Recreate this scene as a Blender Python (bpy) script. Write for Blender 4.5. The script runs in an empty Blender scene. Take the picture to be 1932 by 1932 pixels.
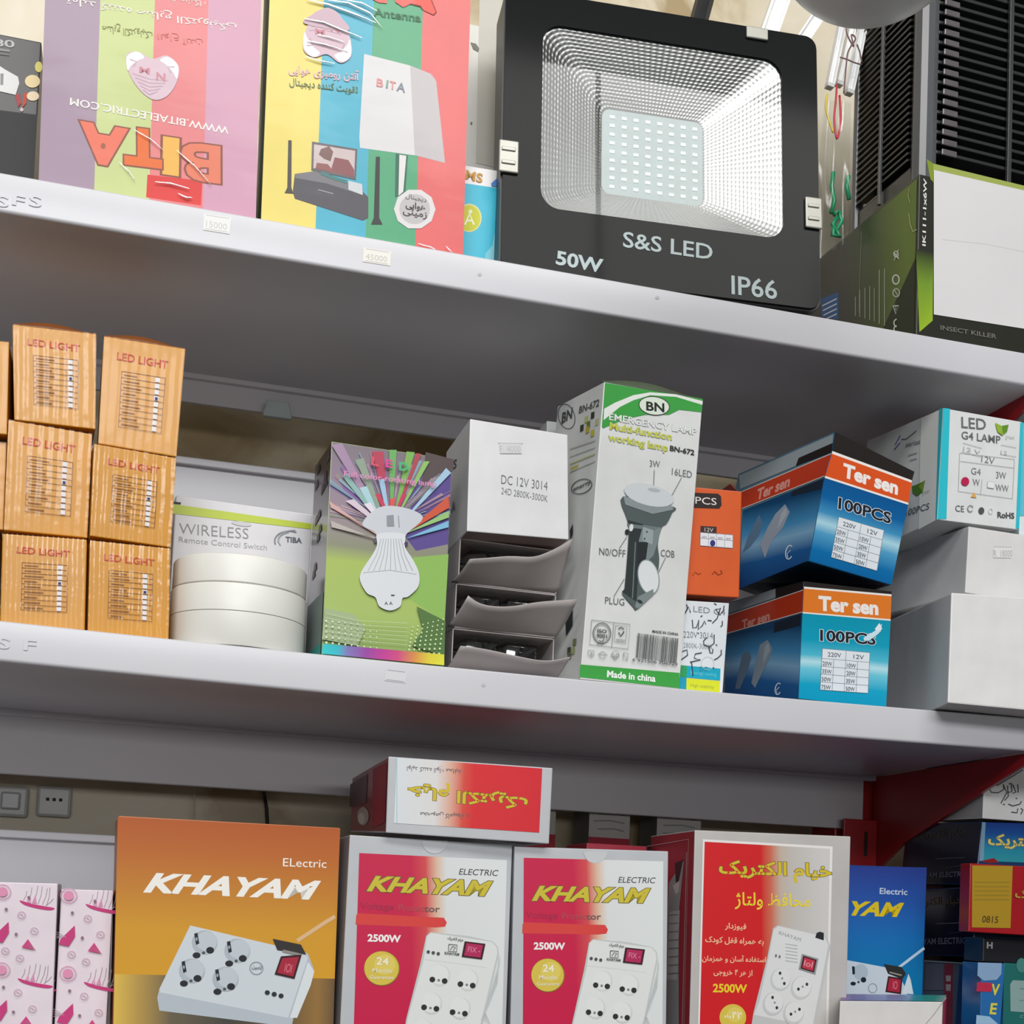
import bpy, bmesh, math, random, unicodedata
from mathutils import Vector, Matrix
random.seed(4)
SC = bpy.context.scene
COL = SC.collection
# ------------------------------------------------------------------ camera
F_PX, CY_PX, CX_PX, RES = 2600.284, 1550.324, 966.0, 1932.0
CAM_POS = Vector((0.0, -1.05813, -0.1959))
RW = Matrix(((0.96109, -0.27285, 0.04323), (0.05994, 0.05318, -0.99678), (0.26967, 0.96059, 0.06746)))  # world -> camera (x right, y down, z forward)
cam = bpy.data.cameras.new('camera'); cam_o = bpy.data.objects.new('camera', cam); COL.objects.link(cam_o)
cam.sensor_fit = 'HORIZONTAL'; cam.sensor_width = 36.0; cam.lens = F_PX / RES * 36.0
cam.shift_x = 0.0; cam.shift_y = (CY_PX - RES / 2) / RES
cam.clip_start = 0.05; cam.clip_end = 60
rt = RW.transposed()
cx_, cy_, cz_ = rt.col[0].normalized(), rt.col[1].normalized(), rt.col[2].normalized()
mw = Matrix.Identity(4)
for i in range(3):
    mw[i][0] = cx_[i]; mw[i][1] = -cy_[i]; mw[i][2] = -cz_[i]; mw[i][3] = CAM_POS[i]
cam_o.matrix_world = mw
SC.camera = cam_o
# ------------------------------------------------------------------ world, lights, exposure
w = bpy.data.worlds.new('world'); SC.world = w; w.use_nodes = True
w.node_tree.nodes['Background'].inputs[0].default_value = (0.93, 0.97, 1.0, 1)
w.node_tree.nodes['Background'].inputs[1].default_value = 0.085
def area(name, loc, target, sx, sy, power, col=(1, 1, 1)):
    l = bpy.data.lights.new(name, 'AREA'); l.shape = 'RECTANGLE'; l.size = sx; l.size_y = sy; l.energy = power; l.color = col
    o = bpy.data.objects.new(name, l); COL.objects.link(o); o.location = loc
    o.rotation_euler = (Vector(target) - Vector(loc)).to_track_quat('-Z', 'Y').to_euler()
    return o
area('ceiling_tube_light_front', (0.1, -1.7, 1.75), (0.3, 0.1, 0.05), 2.4, 0.55, 33, (1.0, 0.985, 0.96))
area('added_front_fill', (-0.6, -4.4, 1.72), (0.3, 0.1, 0.1), 3.2, 0.8, 104, (0.97, 0.985, 1.0))  # added fill light behind the camera, for front faces and wrap sheen
area('added_low_fill', (0.3, -4.3, 0.14), (0.35, 0.1, 0.0), 3.4, 0.34, 20, (1.0, 0.985, 0.97))  # added low fill light, brightens the back panels and wall under the shelves
SC.view_settings.view_transform = 'Standard'; SC.view_settings.look = 'None'
SC.view_settings.gamma = 1.0; SC.view_settings.use_curve_mapping = False
SC.view_settings.exposure = 0.19
# ------------------------------------------------------------------ pixel ray helpers (reference frame 1932 x 1932)
def ray(px, py):
    return RW.transposed() @ Vector(((px - CX_PX) / F_PX, (py - CY_PX) / F_PX, 1.0))
def on_y(px, py, Y):
    d = ray(px, py); return CAM_POS + d * ((Y - CAM_POS.y) / d.y)
def on_x(px, py, X):
    d = ray(px, py); return CAM_POS + d * ((X - CAM_POS.x) / d.x)
# ------------------------------------------------------------------ materials
def lin(h):
    if not isinstance(h, str): return tuple(h)
    h = h.lstrip('#'); h = h if len(h) == 6 else ''.join(x * 2 for x in h); c = [int(h[i:i + 2], 16) / 255 for i in (0, 2, 4)]
    return tuple((x / 12.92 if x <= 0.04045 else ((x + 0.055) / 1.055) ** 2.4) for x in c)
MATS = {}
def mat(h, rough=0.45, metal=0.0, noise=0.05, scale=60.0, coat=0.0, spec=0.5, key=''):
    k = (h, rough, metal, noise, scale, coat, spec, key)
    if k in MATS: return MATS[k]
    m = bpy.data.materials.new('mat_%d' % len(MATS)); m.use_nodes = True
    nt = m.node_tree; b = nt.nodes['Principled BSDF']
    b.inputs['Roughness'].default_value = rough; b.inputs['Metallic'].default_value = metal
    b.inputs['Specular IOR Level'].default_value = spec
    b.inputs['Coat Weight'].default_value = coat; b.inputs['Coat Roughness'].default_value = 0.12
    c = lin(h)
    if noise > 0:
        tc = nt.nodes.new('ShaderNodeTexCoord'); n = nt.nodes.new('ShaderNodeTexNoise'); n.inputs['Scale'].default_value = scale; n.inputs['Detail'].default_value = 3
        r = nt.nodes.new('ShaderNodeValToRGB')
        r.color_ramp.elements[0].position = 0.3; r.color_ramp.elements[1].position = 0.7
        r.color_ramp.elements[0].color = tuple(x * (1 - noise) for x in c) + (1,)
        r.color_ramp.elements[1].color = tuple(min(1, x * (1 + noise)) for x in c) + (1,)
        nt.links.new(tc.outputs['Object'], n.inputs['Vector']); nt.links.new(n.outputs['Fac'], r.inputs['Fac']); nt.links.new(r.outputs['Color'], b.inputs['Base Color'])
    else:
        b.inputs['Base Color'].default_value = c + (1,)
    MATS[k] = m
    return m
def ink(h, rough=0.45, coat=0.0):
    return mat(h, rough, 0, 0.0, 1, coat, 0.25)
def grad(stops, axis='u', rough=0.4, coat=0.0, rot=0.0):
    """printed colour blend across a UV axis: stops = [(pos, hex), ...]; rot tilts the blend"""
    k = ('grad', tuple(stops), axis, rough, coat, rot)
    if k in MATS: return MATS[k]
    m = bpy.data.materials.new('print_%d' % len(MATS)); m.use_nodes = True
    nt = m.node_tree; b = nt.nodes['Principled BSDF']; b.inputs['Roughness'].default_value = rough; b.inputs['Coat Weight'].default_value = coat * .5; b.inputs['Specular IOR Level'].default_value = 0.25
    uv = nt.nodes.new('ShaderNodeUVMap'); uv.uv_map = 'UVMap'; sp = nt.nodes.new('ShaderNodeSeparateXYZ')
    nt.links.new(uv.outputs[0], sp.inputs[0])
    a, c = (0, 1) if axis == 'u' else (1, 0)
    ma = nt.nodes.new('ShaderNodeMath'); ma.operation = 'MULTIPLY_ADD'; ma.inputs[1].default_value = rot
    nt.links.new(sp.outputs[c], ma.inputs[0]); nt.links.new(sp.outputs[a], ma.inputs[2])
    r = nt.nodes.new('ShaderNodeValToRGB'); el = r.color_ramp.elements
    while len(el) < len(stops): el.new(0.5)
    for e, (p, h) in zip(el, sorted(stops)):
        e.position = p; e.color = lin(h) + (1,)
    nt.links.new(ma.outputs[0], r.inputs[0]); nt.links.new(r.outputs[0], b.inputs['Base Color'])
    MATS[k] = m
    return m
def film(name, gloss=0.12, tint=(1, 1, 1), rough=0.08, bump=0.0, scale=30.0, stretch=(1, 1, 1), fres=True):
    if name in MATS: return MATS[name]
    m = bpy.data.materials.new(name); m.use_nodes = True; nt = m.node_tree; nt.nodes.clear()
    o = nt.nodes.new('ShaderNodeOutputMaterial'); t = nt.nodes.new('ShaderNodeBsdfTransparent'); g = nt.nodes.new('ShaderNodeBsdfGlossy'); mx = nt.nodes.new('ShaderNodeMixShader')
    t.inputs[0].default_value = tint + (1,); g.inputs['Roughness'].default_value = rough
    fr = nt.nodes.new('ShaderNodeFresnel'); fr.inputs[0].default_value = 1.45
    ad = nt.nodes.new('ShaderNodeMath'); ad.operation = 'ADD'; ad.inputs[1].default_value = gloss
    if fres: nt.links.new(fr.outputs[0], ad.inputs[0])
    else: ad.inputs[0].default_value = 0.0
    nt.links.new(ad.outputs[0], mx.inputs[0])
    nt.links.new(t.outputs[0], mx.inputs[1]); nt.links.new(g.outputs[0], mx.inputs[2]); nt.links.new(mx.outputs[0], o.inputs[0])
    if bump:
        tc = nt.nodes.new('ShaderNodeTexCoord'); mp = nt.nodes.new('ShaderNodeMapping'); mp.inputs['Scale'].default_value = stretch
        n = nt.nodes.new('ShaderNodeTexNoise'); n.inputs['Scale'].default_value = scale; n.inputs['Detail'].default_value = 2
        bp = nt.nodes.new('ShaderNodeBump'); bp.inputs['Strength'].default_value = bump; bp.inputs['Distance'].default_value = 0.003
        nt.links.new(tc.outputs['Object'], mp.inputs[0]); nt.links.new(mp.outputs[0], n.inputs['Vector']); nt.links.new(n.outputs['Fac'], bp.inputs['Height'])
        nt.links.new(bp.outputs[0], g.inputs['Normal']); nt.links.new(bp.outputs[0], fr.inputs['Normal'])
    MATS[name] = m
    return m
# ------------------------------------------------------------------ object helpers
def tag(o, label=None, cat=None, group=None, kind=None):
    if label: o['label'] = label
    if cat: o['category'] = cat
    if group: o['group'] = group
    if kind: o['kind'] = kind
    return o
def empty(name, M, label, cat, group=None):
    o = bpy.data.objects.new(name, None); COL.objects.link(o); o.empty_display_size = 0.02
    o.location = M.to_translation(); o.rotation_euler = M.to_euler()
    return tag(o, label, cat, group)
def mesh(name, verts, faces, mats, parent=None, idx=None, smooth=False, uvs=None):
    me = bpy.data.meshes.new(name); me.from_pydata([tuple(v) for v in verts], [], faces)
    for m in (mats if isinstance(mats, (list, tuple)) else [mats]): me.materials.append(m)
    if idx: me.polygons.foreach_set('material_index', idx)
    if smooth: me.polygons.foreach_set('use_smooth', [True] * len(me.polygons))
    if uvs:
        l = me.uv_layers.new(name='UVMap')
        for i, lp in enumerate(me.loops): l.data[i].uv = uvs[lp.vertex_index]
    me.update()
    o = bpy.data.objects.new(name, me); COL.objects.link(o)
    if parent: o.parent = parent
    return o
def from_bm(name, bm, mats, parent=None, smooth=False):
    bmesh.ops.recalc_face_normals(bm, faces=bm.faces)
    me = bpy.data.meshes.new(name); bm.to_mesh(me); bm.free()
    for m in (mats if isinstance(mats, (list, tuple)) else [mats]): me.materials.append(m)
    if smooth: me.polygons.foreach_set('use_smooth', [True] * len(me.polygons))
    o = bpy.data.objects.new(name, me); COL.objects.link(o)
    if parent: o.parent = parent
    return o
def bm_box(bm, a, b, bev=0.0, mi=0):
    """axis aligned box from corner a to corner b"""
    v = [bm.verts.new((x, y, z)) for x in (a[0], b[0]) for y in (a[1], b[1]) for z in (a[2], b[2])]
    fs = [bm.faces.new([v[i] for i in q]) for q in ((0, 1, 3, 2), (4, 6, 7, 5), (0, 4, 5, 1), (2, 3, 7, 6), (0, 2, 6, 4), (1, 5, 7, 3))]
    for f in fs: f.material_index = mi
    if bev:
        es = list({e for f in fs for e in f.edges})
        bmesh.ops.bevel(bm, geom=es, offset=bev, segments=2, affect='EDGES', profile=0.5)
def box_obj(name, a, b, m, parent=None, bev=0.0):
    bm = bmesh.new(); bm_box(bm, a, b, bev); return from_bm(name, bm, m, parent)
def tube(name, pts, r, m, parent=None, n=8, cap=True):
    pts = [Vector(p) for p in pts]; V = []; Fc = []
    for i, p in enumerate(pts):
        d = (pts[min(i + 1, len(pts) - 1)] - pts[max(i - 1, 0)]).normalized()
        a = d.orthogonal().normalized() if i == 0 else (pa - d * pa.dot(d)).normalized()
        pa = a; c = d.cross(a)
        for k in range(n):
            t = 2 * math.pi * k / n; V.append(p + (a * math.cos(t) + c * math.sin(t)) * r)
    for i in range(len(pts) - 1):
        for k in range(n):
            Fc.append((i * n + k, i * n + (k + 1) % n, (i + 1) * n + (k + 1) % n, (i + 1) * n + k))
    if cap: Fc += [tuple(range(n))[::-1], tuple((len(pts) - 1) * n + k for k in range(n))]
    return mesh(name, V, Fc, m, parent, smooth=True)
def lathe(name, prof, m, parent=None, n=64, smooth=True):
    """prof: (r, z) points turned about local z"""
    V = []; Fc = []
    for r, z in prof:
        for k in range(n):
            t = 2 * math.pi * k / n; V.append((r * math.cos(t), r * math.sin(t), z))
    for i in range(len(prof) - 1):
        for k in range(n):
            Fc.append((i * n + k, i * n + (k + 1) % n, (i + 1) * n + (k + 1) % n, (i + 1) * n + k))
    Fc += [tuple(range(n))[::-1], tuple((len(prof) - 1) * n + k for k in range(n))]
    o = mesh(name, V, Fc, m, parent, smooth=smooth); o.data.set_sharp_from_angle(angle=math.radians(35)); return o
def rrect(x0, z0, x1, z1, r, n=6):
    """rounded rectangle outline, counter-clockwise"""
    out = []
    for cx, cz, a0 in ((x1 - r, z1 - r, 0), (x0 + r, z1 - r, 90), (x0 + r, z0 + r, 180), (x1 - r, z0 + r, 270)):
        for i in range(n + 1):
            a = math.radians(a0 + 90 * i / n); out.append((cx + r * math.cos(a), cz + r * math.sin(a)))
    return out
# ------------------------------------------------------------------ lettering
AR = {}
for cp in list(range(0xFB50, 0xFBFF + 1)) + list(range(0xFE80, 0xFEFD)):
    d = unicodedata.decomposition(chr(cp)).split()
    if len(d) == 2 and d[0] in ('<isolated>', '<final>', '<initial>', '<medial>'):
        AR.setdefault(chr(int(d[1], 16)), {})[d[0][1:4]] = chr(cp)
def shape(s):
    """join Persian letters into their connected forms, in visual (left to right) order"""
    out = []
    for wd in s.split(' '):
        g = ''
        for i, ch in enumerate(wd):
            f = AR.get(ch)
            if not f: g += ch; continue
            prev = i > 0 and 'ini' in AR.get(wd[i - 1], {})
            nxt = i < len(wd) - 1 and 'ini' in f and wd[i + 1] in AR
            k = 'med' if prev and nxt else 'fin' if prev else 'ini' if nxt else 'iso'
            g += f.get(k, f.get('iso', ch))
        if all('0' <= c <= '9' for c in wd) and wd: out.append(g)
        else: out.append(g[::-1])
    return ' '.join(out[::-1])
TXT = {}
def glyphs(s, bold, shear):
    k = (s, bold, shear)
    if k in TXT: return TXT[k]
    c = bpy.data.curves.new('t', 'FONT'); c.body = s; c.size = 1.0; c.offset = bold; c.shear = shear; c.resolution_u = 3; c.fill_mode = 'FRONT'
    o = bpy.data.objects.new('t', c); COL.objects.link(o)
    me = bpy.data.meshes.new_from_object(o.evaluated_get(bpy.context.evaluated_depsgraph_get()))
    bpy.data.objects.remove(o); bpy.data.curves.remove(c)
    vs = [(v.co.x, v.co.y) for v in me.vertices]; fs = [tuple(p.vertices) for p in me.polygons]
    bpy.data.meshes.remove(me)
    TXT[k] = (vs, fs)
    return TXT[k]
# ------------------------------------------------------------------ cartons
CO = {a + b + c: (1 if b == 'R' else 0, 1 if a == 'K' else 0, 1 if c == 'T' else 0) for a in 'FK' for b in 'LR' for c in 'TB'}
FACES = {'F': ('FLB', 'FRB', 'FRT', 'FLT'), 'K': ('KRB', 'KLB', 'KLT', 'KRT'), 'L': ('KLB', 'FLB', 'FLT', 'KLT'), 'R': ('FRB', 'KRB', 'KRT', 'FRT'), 'T': ('FLT', 'FRT', 'KRT', 'KLT'), 'B': ('KLB', 'KRB', 'FRB', 'FLB')}
def pose(q):
    x, y, z, yaw, lean, roll = q[:6]
    return Matrix.Translation((x, y, z)) @ Matrix.Rotation(yaw, 4, 'Z') @ Matrix.Rotation(lean, 4, 'X') @ Matrix.Rotation(roll, 4, 'Y')
class Box:
    """a carton: root Empty at its base + body mesh; faces F K L R T B (front, back, left, right, top, bottom)"""
    def __init__(s, name, label, q, cols, px=None, group=None, cat='box', bev=0.0009, rough=0.42, coat=0.0, body='carton_body', bodymat=None):
        s.lift = {}; s.q = q; s.M = pose(q); s.Mi = s.M.inverted(); s.w, s.d, s.h = q[6:9]
        s.c = {k: Vector((v[0] * s.w, v[1] * s.d, v[2] * s.h)) for k, v in CO.items()}
        px = px or {}
        for k, p in px.items():
            if k[0] == 'F': s.c[k] = s.loc(p[0], p[1], (0, 0, 0), (0, 1, 0))
        for k in ('LT', 'RT', 'LB', 'RB'):
            s.c['K' + k] = s.c['F' + k] + Vector((0, s.d, 0))
        for k, p in px.items():
            if k[0] == 'K':
                n = s.loc(p[0], p[1], (0, s.d, 0), (0, 1, 0)); o = 'K' + k[1] + ('B' if k[2] == 'T' else 'T')
                if o not in px: s.c[o] = s.c[o] + Vector((n.x - s.c[k].x, 0, 0))
                s.c[k] = n
        if 'KLT' in px:
            a, e, f = s.c['FLB'], s.c['FLT'], s.c['KLT']; n = (e - a).cross(f - a); k = s.c['KLB']
            k.x = a.x - (n.y * (k.y - a.y) + n.z * (k.z - a.z)) / n.x
        s.root = empty(name, s.M, label, cat, group)
        bm = bmesh.new(); vs = {k: bm.verts.new(v) for k, v in s.c.items()}
        ms = []; base = cols.get('*', '#dddddd')
        for k, f in FACES.items():
            fc = bm.faces.new([vs[i] for i in f]); h = cols.get(k, base)
            m = h if not isinstance(h, str) else (bodymat(h) if bodymat else mat(h, rough, 0, 0.04, 40, coat))
            if m not in ms: ms.append(m)
            fc.material_index = ms.index(m)
        if bev: bmesh.ops.bevel(bm, geom=list(bm.edges), offset=bev, segments=2, affect='EDGES', profile=0.6)
        s.body = from_bm(body, bm, ms, s.root)
    def loc(s, px, py, o, n):
        o = s.M @ Vector(o); n = s.M.to_3x3() @ Vector(n); d = ray(px, py)
        return s.Mi @ (CAM_POS + d * ((o - CAM_POS).dot(n) / d.dot(n)))
    def frame(s, face):
        a, b, c, d = (s.c[k] for k in FACES[face])
        u = (b - a); v = (d - a); u = u.normalized(); n = u.cross(v).normalized(); v = n.cross(u)
        if face in 'LR' and not hasattr(s, 'vertical'): return a, u, v, n
        if face in 'FLRK':
            v = Vector((0, 0, 1)); u = Vector((u.x, u.y, 0)).normalized(); n = u.cross(v)
        return a, u, v, n
def top_flap(b, rise, depth, h, x0=0.0, x1=1.0):
    """a lid flap that bows up behind the front top edge"""
    A, B = b.c['FLT'].lerp(b.c['FRT'], x0), b.c['FLT'].lerp(b.c['FRT'], x1); n = 14; m = 6; V = []; Fc = []
    for j in range(m + 1):
        for i in range(n + 1):
            u, v = i / n, j / m; P = A.lerp(B, u); V.append((P.x, P.y + .0012 + depth * v, P.z + .0003 + rise * math.sin(v * math.pi / 2) * (.35 + .65 * math.sin(math.pi * min(1, u * 1.15)))))
    for j in range(m):
        for i in range(n): Fc.append((j * (n + 1) + i, j * (n + 1) + i + 1, (j + 1) * (n + 1) + i + 1, (j + 1) * (n + 1) + i))
    o = mesh('lid_flap', V, Fc, mat(h, .5), b.root, smooth=True); s = o.modifiers.new('card', 'SOLIDIFY'); s.thickness = .0006; s.offset = 0
    return o
class Print:
    """things printed on one face of a carton (or stuck to it), drawn in the face's plane"""
    def __init__(s, box, face='F', z=(0, 0, 1), base=0.00035, off=None):
        s.b = box; s.face = face; s.o, s.u, s.v, s.n = box.frame(face); s.z = z; s.lift = max(base, box.lift.get(face, 0) + 0.00004) if hasattr(box, 'lift') else base; s.V = []; s.Fc = []; s.I = []; s.UV = []; s.ms = []
        if off is not None: s.o = s.o + s.n * off
    def p2(s, p):
        if s.z == 'f': return s.fr(*p)
        x, y = s.z[0] + p[0] / s.z[2], s.z[1] + p[1] / s.z[2]
        l = s.b.loc(x, y, s.o, s.n) - s.o
        return (l.dot(s.u), l.dot(s.v))
    def fr(s, fu, fv):
        a, b, c, d = (s.b.c[k] for k in FACES[s.face])
        l = (a * (1 - fu) + b * fu) * (1 - fv) + (d * (1 - fu) + c * fu) * fv - s.o
        return (l.dot(s.u), l.dot(s.v))
    def mi(s, h):
        m = ink(h) if isinstance(h, str) else h
        if m not in s.ms: s.ms.append(m)
        return s.ms.index(m)
    def raw(s, pts, faces, h, uv=None, flat=False):
        i = s.mi(h); k = len(s.V); s.lift += 0.00002
        s.V += [s.o + s.u * a + s.v * b + s.n * s.lift for a, b in pts]
        s.UV += uv or [(0, 0)] * len(pts)
        for f in faces: s.Fc.append(tuple(j + k for j in f)); s.I.append(i)
    def poly(s, pts, h): s.raw([s.p2(p) for p in pts], [tuple(range(len(pts)))], h)
    def blob(s, pts, h):
        """smooth closed outline through the points"""
        n = len(pts); Q = []
        for i in range(n):
            a, b, c, d = pts[i - 1], pts[i], pts[(i + 1) % n], pts[(i + 2) % n]
            for k in range(4):
                t = k / 4
                Q.append(tuple(0.5 * ((2 * b[j]) + (c[j] - a[j]) * t + (2 * a[j] - 5 * b[j] + 4 * c[j] - d[j]) * t * t + (3 * b[j] - a[j] - 3 * c[j] + d[j]) * t ** 3) for j in (0, 1)))
        s.poly(Q, h)
    def fpoly(s, pts, h, uv=None): s.raw([s.fr(*p) for p in pts], [tuple(range(len(pts)))], h, uv)
    def fquad(s, u0, v0, u1, v1, h): s.fpoly([(u0, v0), (u1, v0), (u1, v1), (u0, v1)], h, [(0, 0), (1, 0), (1, 1), (0, 1)])
    def quad(s, tl, tr, br, bl, h):
        """four corners; UV runs 0..1 left to right and bottom to top"""
        s.raw([s.p2(p) for p in (bl, br, tr, tl)], [(0, 1, 2, 3)], h, [(0, 0), (1, 0), (1, 1), (0, 1)])
    def ell(s, c, rx, ry, h, rot=0.0, n=22, a0=0, a1=360):
        cr, sr = math.cos(math.radians(rot)), math.sin(math.radians(rot))
        full = a1 - a0 >= 360
        P = []
        for i in range(n if full else n + 1):
            t = math.radians(a0 + (a1 - a0) * i / n); x, y = rx * math.cos(t), -ry * math.sin(t)
            P.append((c[0] + x * cr - y * sr, c[1] + x * sr + y * cr))
        s.poly(P, h)
    def ring(s, c, rx, ry, wd, h, rot=0.0, n=26, a0=0, a1=360):
        cr, sr = math.cos(math.radians(rot)), math.sin(math.radians(rot)); P = []; Fc = []
        for i in range(n + 1):
            t = math.radians(a0 + (a1 - a0) * i / n)
            for k in (-.5, .5):
                x, y = (rx + k * wd) * math.cos(t), -(ry + k * wd) * math.sin(t)
                P.append(s.p2((c[0] + x * cr - y * sr, c[1] + x * sr + y * cr)))
        for i in range(n): Fc.append((2 * i, 2 * i + 2, 2 * i + 3, 2 * i + 1))
        s.raw(P, Fc, h)
    def line(s, pts, wd, h):
        """stroke of even width (in the zoomed frame's pixels)"""
        Q = [s.p2(p) for p in pts]; hw = wd * 0.5 if s.z == 'f' else wd / s.z[2] * 0.5 / 2330.0
        if hw <= 0: return
        P = []; Fc = []
        for i, q in enumerate(Q):
            a = Q[max(i - 1, 0)]; b = Q[min(i + 1, len(Q) - 1)]; dx, dy = b[0] - a[0], b[1] - a[1]; L = math.hypot(dx, dy) or 1
            nx, ny = -dy / L * hw, dx / L * hw
            P += [(q[0] + nx, q[1] + ny), (q[0] - nx, q[1] - ny)]
        for i in range(len(Q) - 1): Fc.append((2 * i, 2 * i + 1, 2 * i + 3, 2 * i + 2))
        s.raw(P, Fc, h)
    def text(s, t, p0, p1, hpx, h, bold=0.0, shear=0.0, out=None, fa=False):
        """text whose baseline runs from p0 (start) to p1 (end); hpx = letter height"""
        if fa: t = shape(t)
        vs, fs = glyphs(t, bold, shear)
        if not vs: return
        x0 = min(v[0] for v in vs); x1 = max(v[0] for v in vs); y0 = min(v[1] for v in vs) if fa else 0.0
        y1 = max(v[1] for v in vs) if fa else 0.727 + bold
        A, B = s.p2(p0), s.p2(p1); ex = (B[0] - A[0], B[1] - A[1]); L = math.hypot(*ex)
        C = s.p2((p0[0], p0[1] + hpx)); H = math.hypot(C[0] - A[0], C[1] - A[1])
        e1 = (ex[0] / (x1 - x0), ex[1] / (x1 - x0)); k = H / (y1 - y0) / L; e2 = (-ex[1] * k, ex[0] * k)
        if out:
            v2, f2 = glyphs(t, bold + out[1], shear)
            s.raw([(A[0] + e1[0] * (x - x0) + e2[0] * (y - y0), A[1] + e1[1] * (x - x0) + e2[1] * (y - y0)) for x, y in v2], f2, out[0])
        s.raw([(A[0] + e1[0] * (x - x0) + e2[0] * (y - y0), A[1] + e1[1] * (x - x0) + e2[1] * (y - y0)) for x, y in vs], fs, h)
    def done(s, name, label=None, parent=None):
        o = mesh(name, s.V, s.Fc, s.ms, parent or s.b.root, s.I, uvs=s.UV)
        if label: o['label'] = label
        if hasattr(s.b, 'lift'): s.b.lift[s.face] = s.lift
        s.V = []; s.Fc = []; s.I = []; s.UV = []; s.ms = []
        return o
ZA = (0, 0, 3.864); ZB = (450, 0, 3.864); ZC = (900, 0, 3.864); ZD = (1432, 0, 2.928); ZE = (0, 560, 2.76); ZF = (300, 760, 3.22)
ZG = (800, 680, 3.117); ZH = (1232, 720, 2.76); ZI = (0, 1360, 2.927); ZJ = (600, 1380, 3.5); ZK = (1000, 1380, 3.5); ZL = (1432, 1380, 3.5)
ZN = (1270, 880, 4.493); ZQ = (1690, 1400, 3.632); ZT = (1600, 0, 5.367); ZU = (1400, 0, 7.43); ZP = (840, 980, 6.233)
def z2(z, u, v): return (z[0] + u / z[2], z[1] + v / z[2])
# ------------------------------------------------------------------ setting
Z1 = 0.33585; YB = 0.271
WHITE = mat('#c8c7cb', 0.3, 0, 0.02, 8, 0.0, 0.5, 'paint'); GREYP = mat('#c9c7cb', 0.32, 0, 0.03, 8, 0.0, 0.5, 'panel')
RED = mat('#9c1119', 0.35, 0, 0.06, 14, 0.0, 0.5, 'redpaint')
def wall_mat():
    m = bpy.data.materials.new('cream_tile'); m.use_nodes = True; nt = m.node_tree; b = nt.nodes['Principled BSDF']; b.inputs['Roughness'].default_value = 0.35
    tc = nt.nodes.new('ShaderNodeTexCoord'); n = nt.nodes.new('ShaderNodeTexNoise'); n.inputs['Scale'].default_value = 5; n.inputs['Detail'].default_value = 6; n.inputs['Distortion'].default_value = 1.4
    r = nt.nodes.new('ShaderNodeValToRGB'); e = r.color_ramp.elements
    e[0].position = 0.40; e[0].color = lin('#a8926c') + (1,); e[1].position = 0.52; e[1].color = lin('#d2c5a8') + (1,); k = e.new(0.7); k.color = lin('#dfd6c2') + (1,)
    nt.links.new(tc.outputs['Object'], n.inputs['Vector']); nt.links.new(n.outputs['Fac'], r.inputs['Fac']); nt.links.new(r.outputs['Color'], b.inputs['Base Color'])
    return m
tag(box_obj('wall_back', (-1.6, 0.36, -1.1), (2.6, 0.42, 2.2), wall_mat()), kind='structure')
tag(box_obj('floor', (-2.6, -4.6, -1.16), (3.4, 0.42, -1.1), mat('#1f1d1b', 0.4, 0, 0.1, 6)), kind='structure')
# ------------------------------------------------------------------ the shelving rack
def sag(x): return -0.002 + 0.017 * (x - 0.37) ** 2
def shelf_board(z, x0, x1, sg=None, label=None, yb=0.268):
    prof = []
    def arc(cy, cz, r, a0, a1, n=5):
        for i in range(n + 1):
            a = math.radians(a0 + (a1 - a0) * i / n); prof.append((cy + r * math.cos(a), cz + r * math.sin(a)))
    arc(0.0014, -0.0014, 0.0014, 90, 180); arc(0.0028, -0.0272, 0.0028, 180, 270)
    prof += [(yb, -0.030), (yb, 0.0)]
    n = 30; V = []; Fc = []; k = len(prof)
    for i in range(n + 1):
        x = x0 + (x1 - x0) * i / n; dz = sg(x) if sg else 0
        V += [(x, y, z + zz + dz) for y, zz in prof]
    for i in range(n):
        for j in range(k): Fc.append((i * k + j, (i + 1) * k + j, (i + 1) * k + (j + 1) % k, i * k + (j + 1) % k))
    Fc += [tuple(range(k)), tuple(range(n * k, n * k + k))[::-1]]
    o = mesh('shelf_board', V, Fc, WHITE, None, smooth=False)
    bm = bmesh.new(); bm.from_mesh(o.data); bmesh.ops.recalc_face_normals(bm, faces=bm.faces); bm.to_mesh(o.data); bm.free()
    for p in o.data.polygons: p.use_smooth = len(p.vertices) == 4
    try: o.data.set_sharp_from_angle(angle=math.radians(40))
    except Exception: pass
    return tag(o, label, 'shelf', 'white metal shelf boards')
XB = 0.778
sh_top = shelf_board(Z1, -0.55, XB + 0.006, None, 'top white metal shelf board, with two price stickers on its lip, carrying the floodlight')
sh_mid = shelf_board(0, -0.55, XB + 0.006, sag, 'middle white metal shelf board, carrying the orange bulb boxes and the torch carton')
sh_bot = shelf_board(-Z1, -0.55, XB + 0.006, None, 'bottom white metal shelf board, carrying the power strip cartons', 0.352)
shelf_board(-Z1, XB + 0.008, 1.5, None, 'white metal shelf board of the next bay at the right, carrying the dark blue cartons')
for zz, wh in ((Z1, 'top'), (0, 'middle')): shelf_board(zz, XB + 0.008, 1.5, None, '%s white metal shelf board of the next bay, beyond the right picture edge' % wh)
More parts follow.
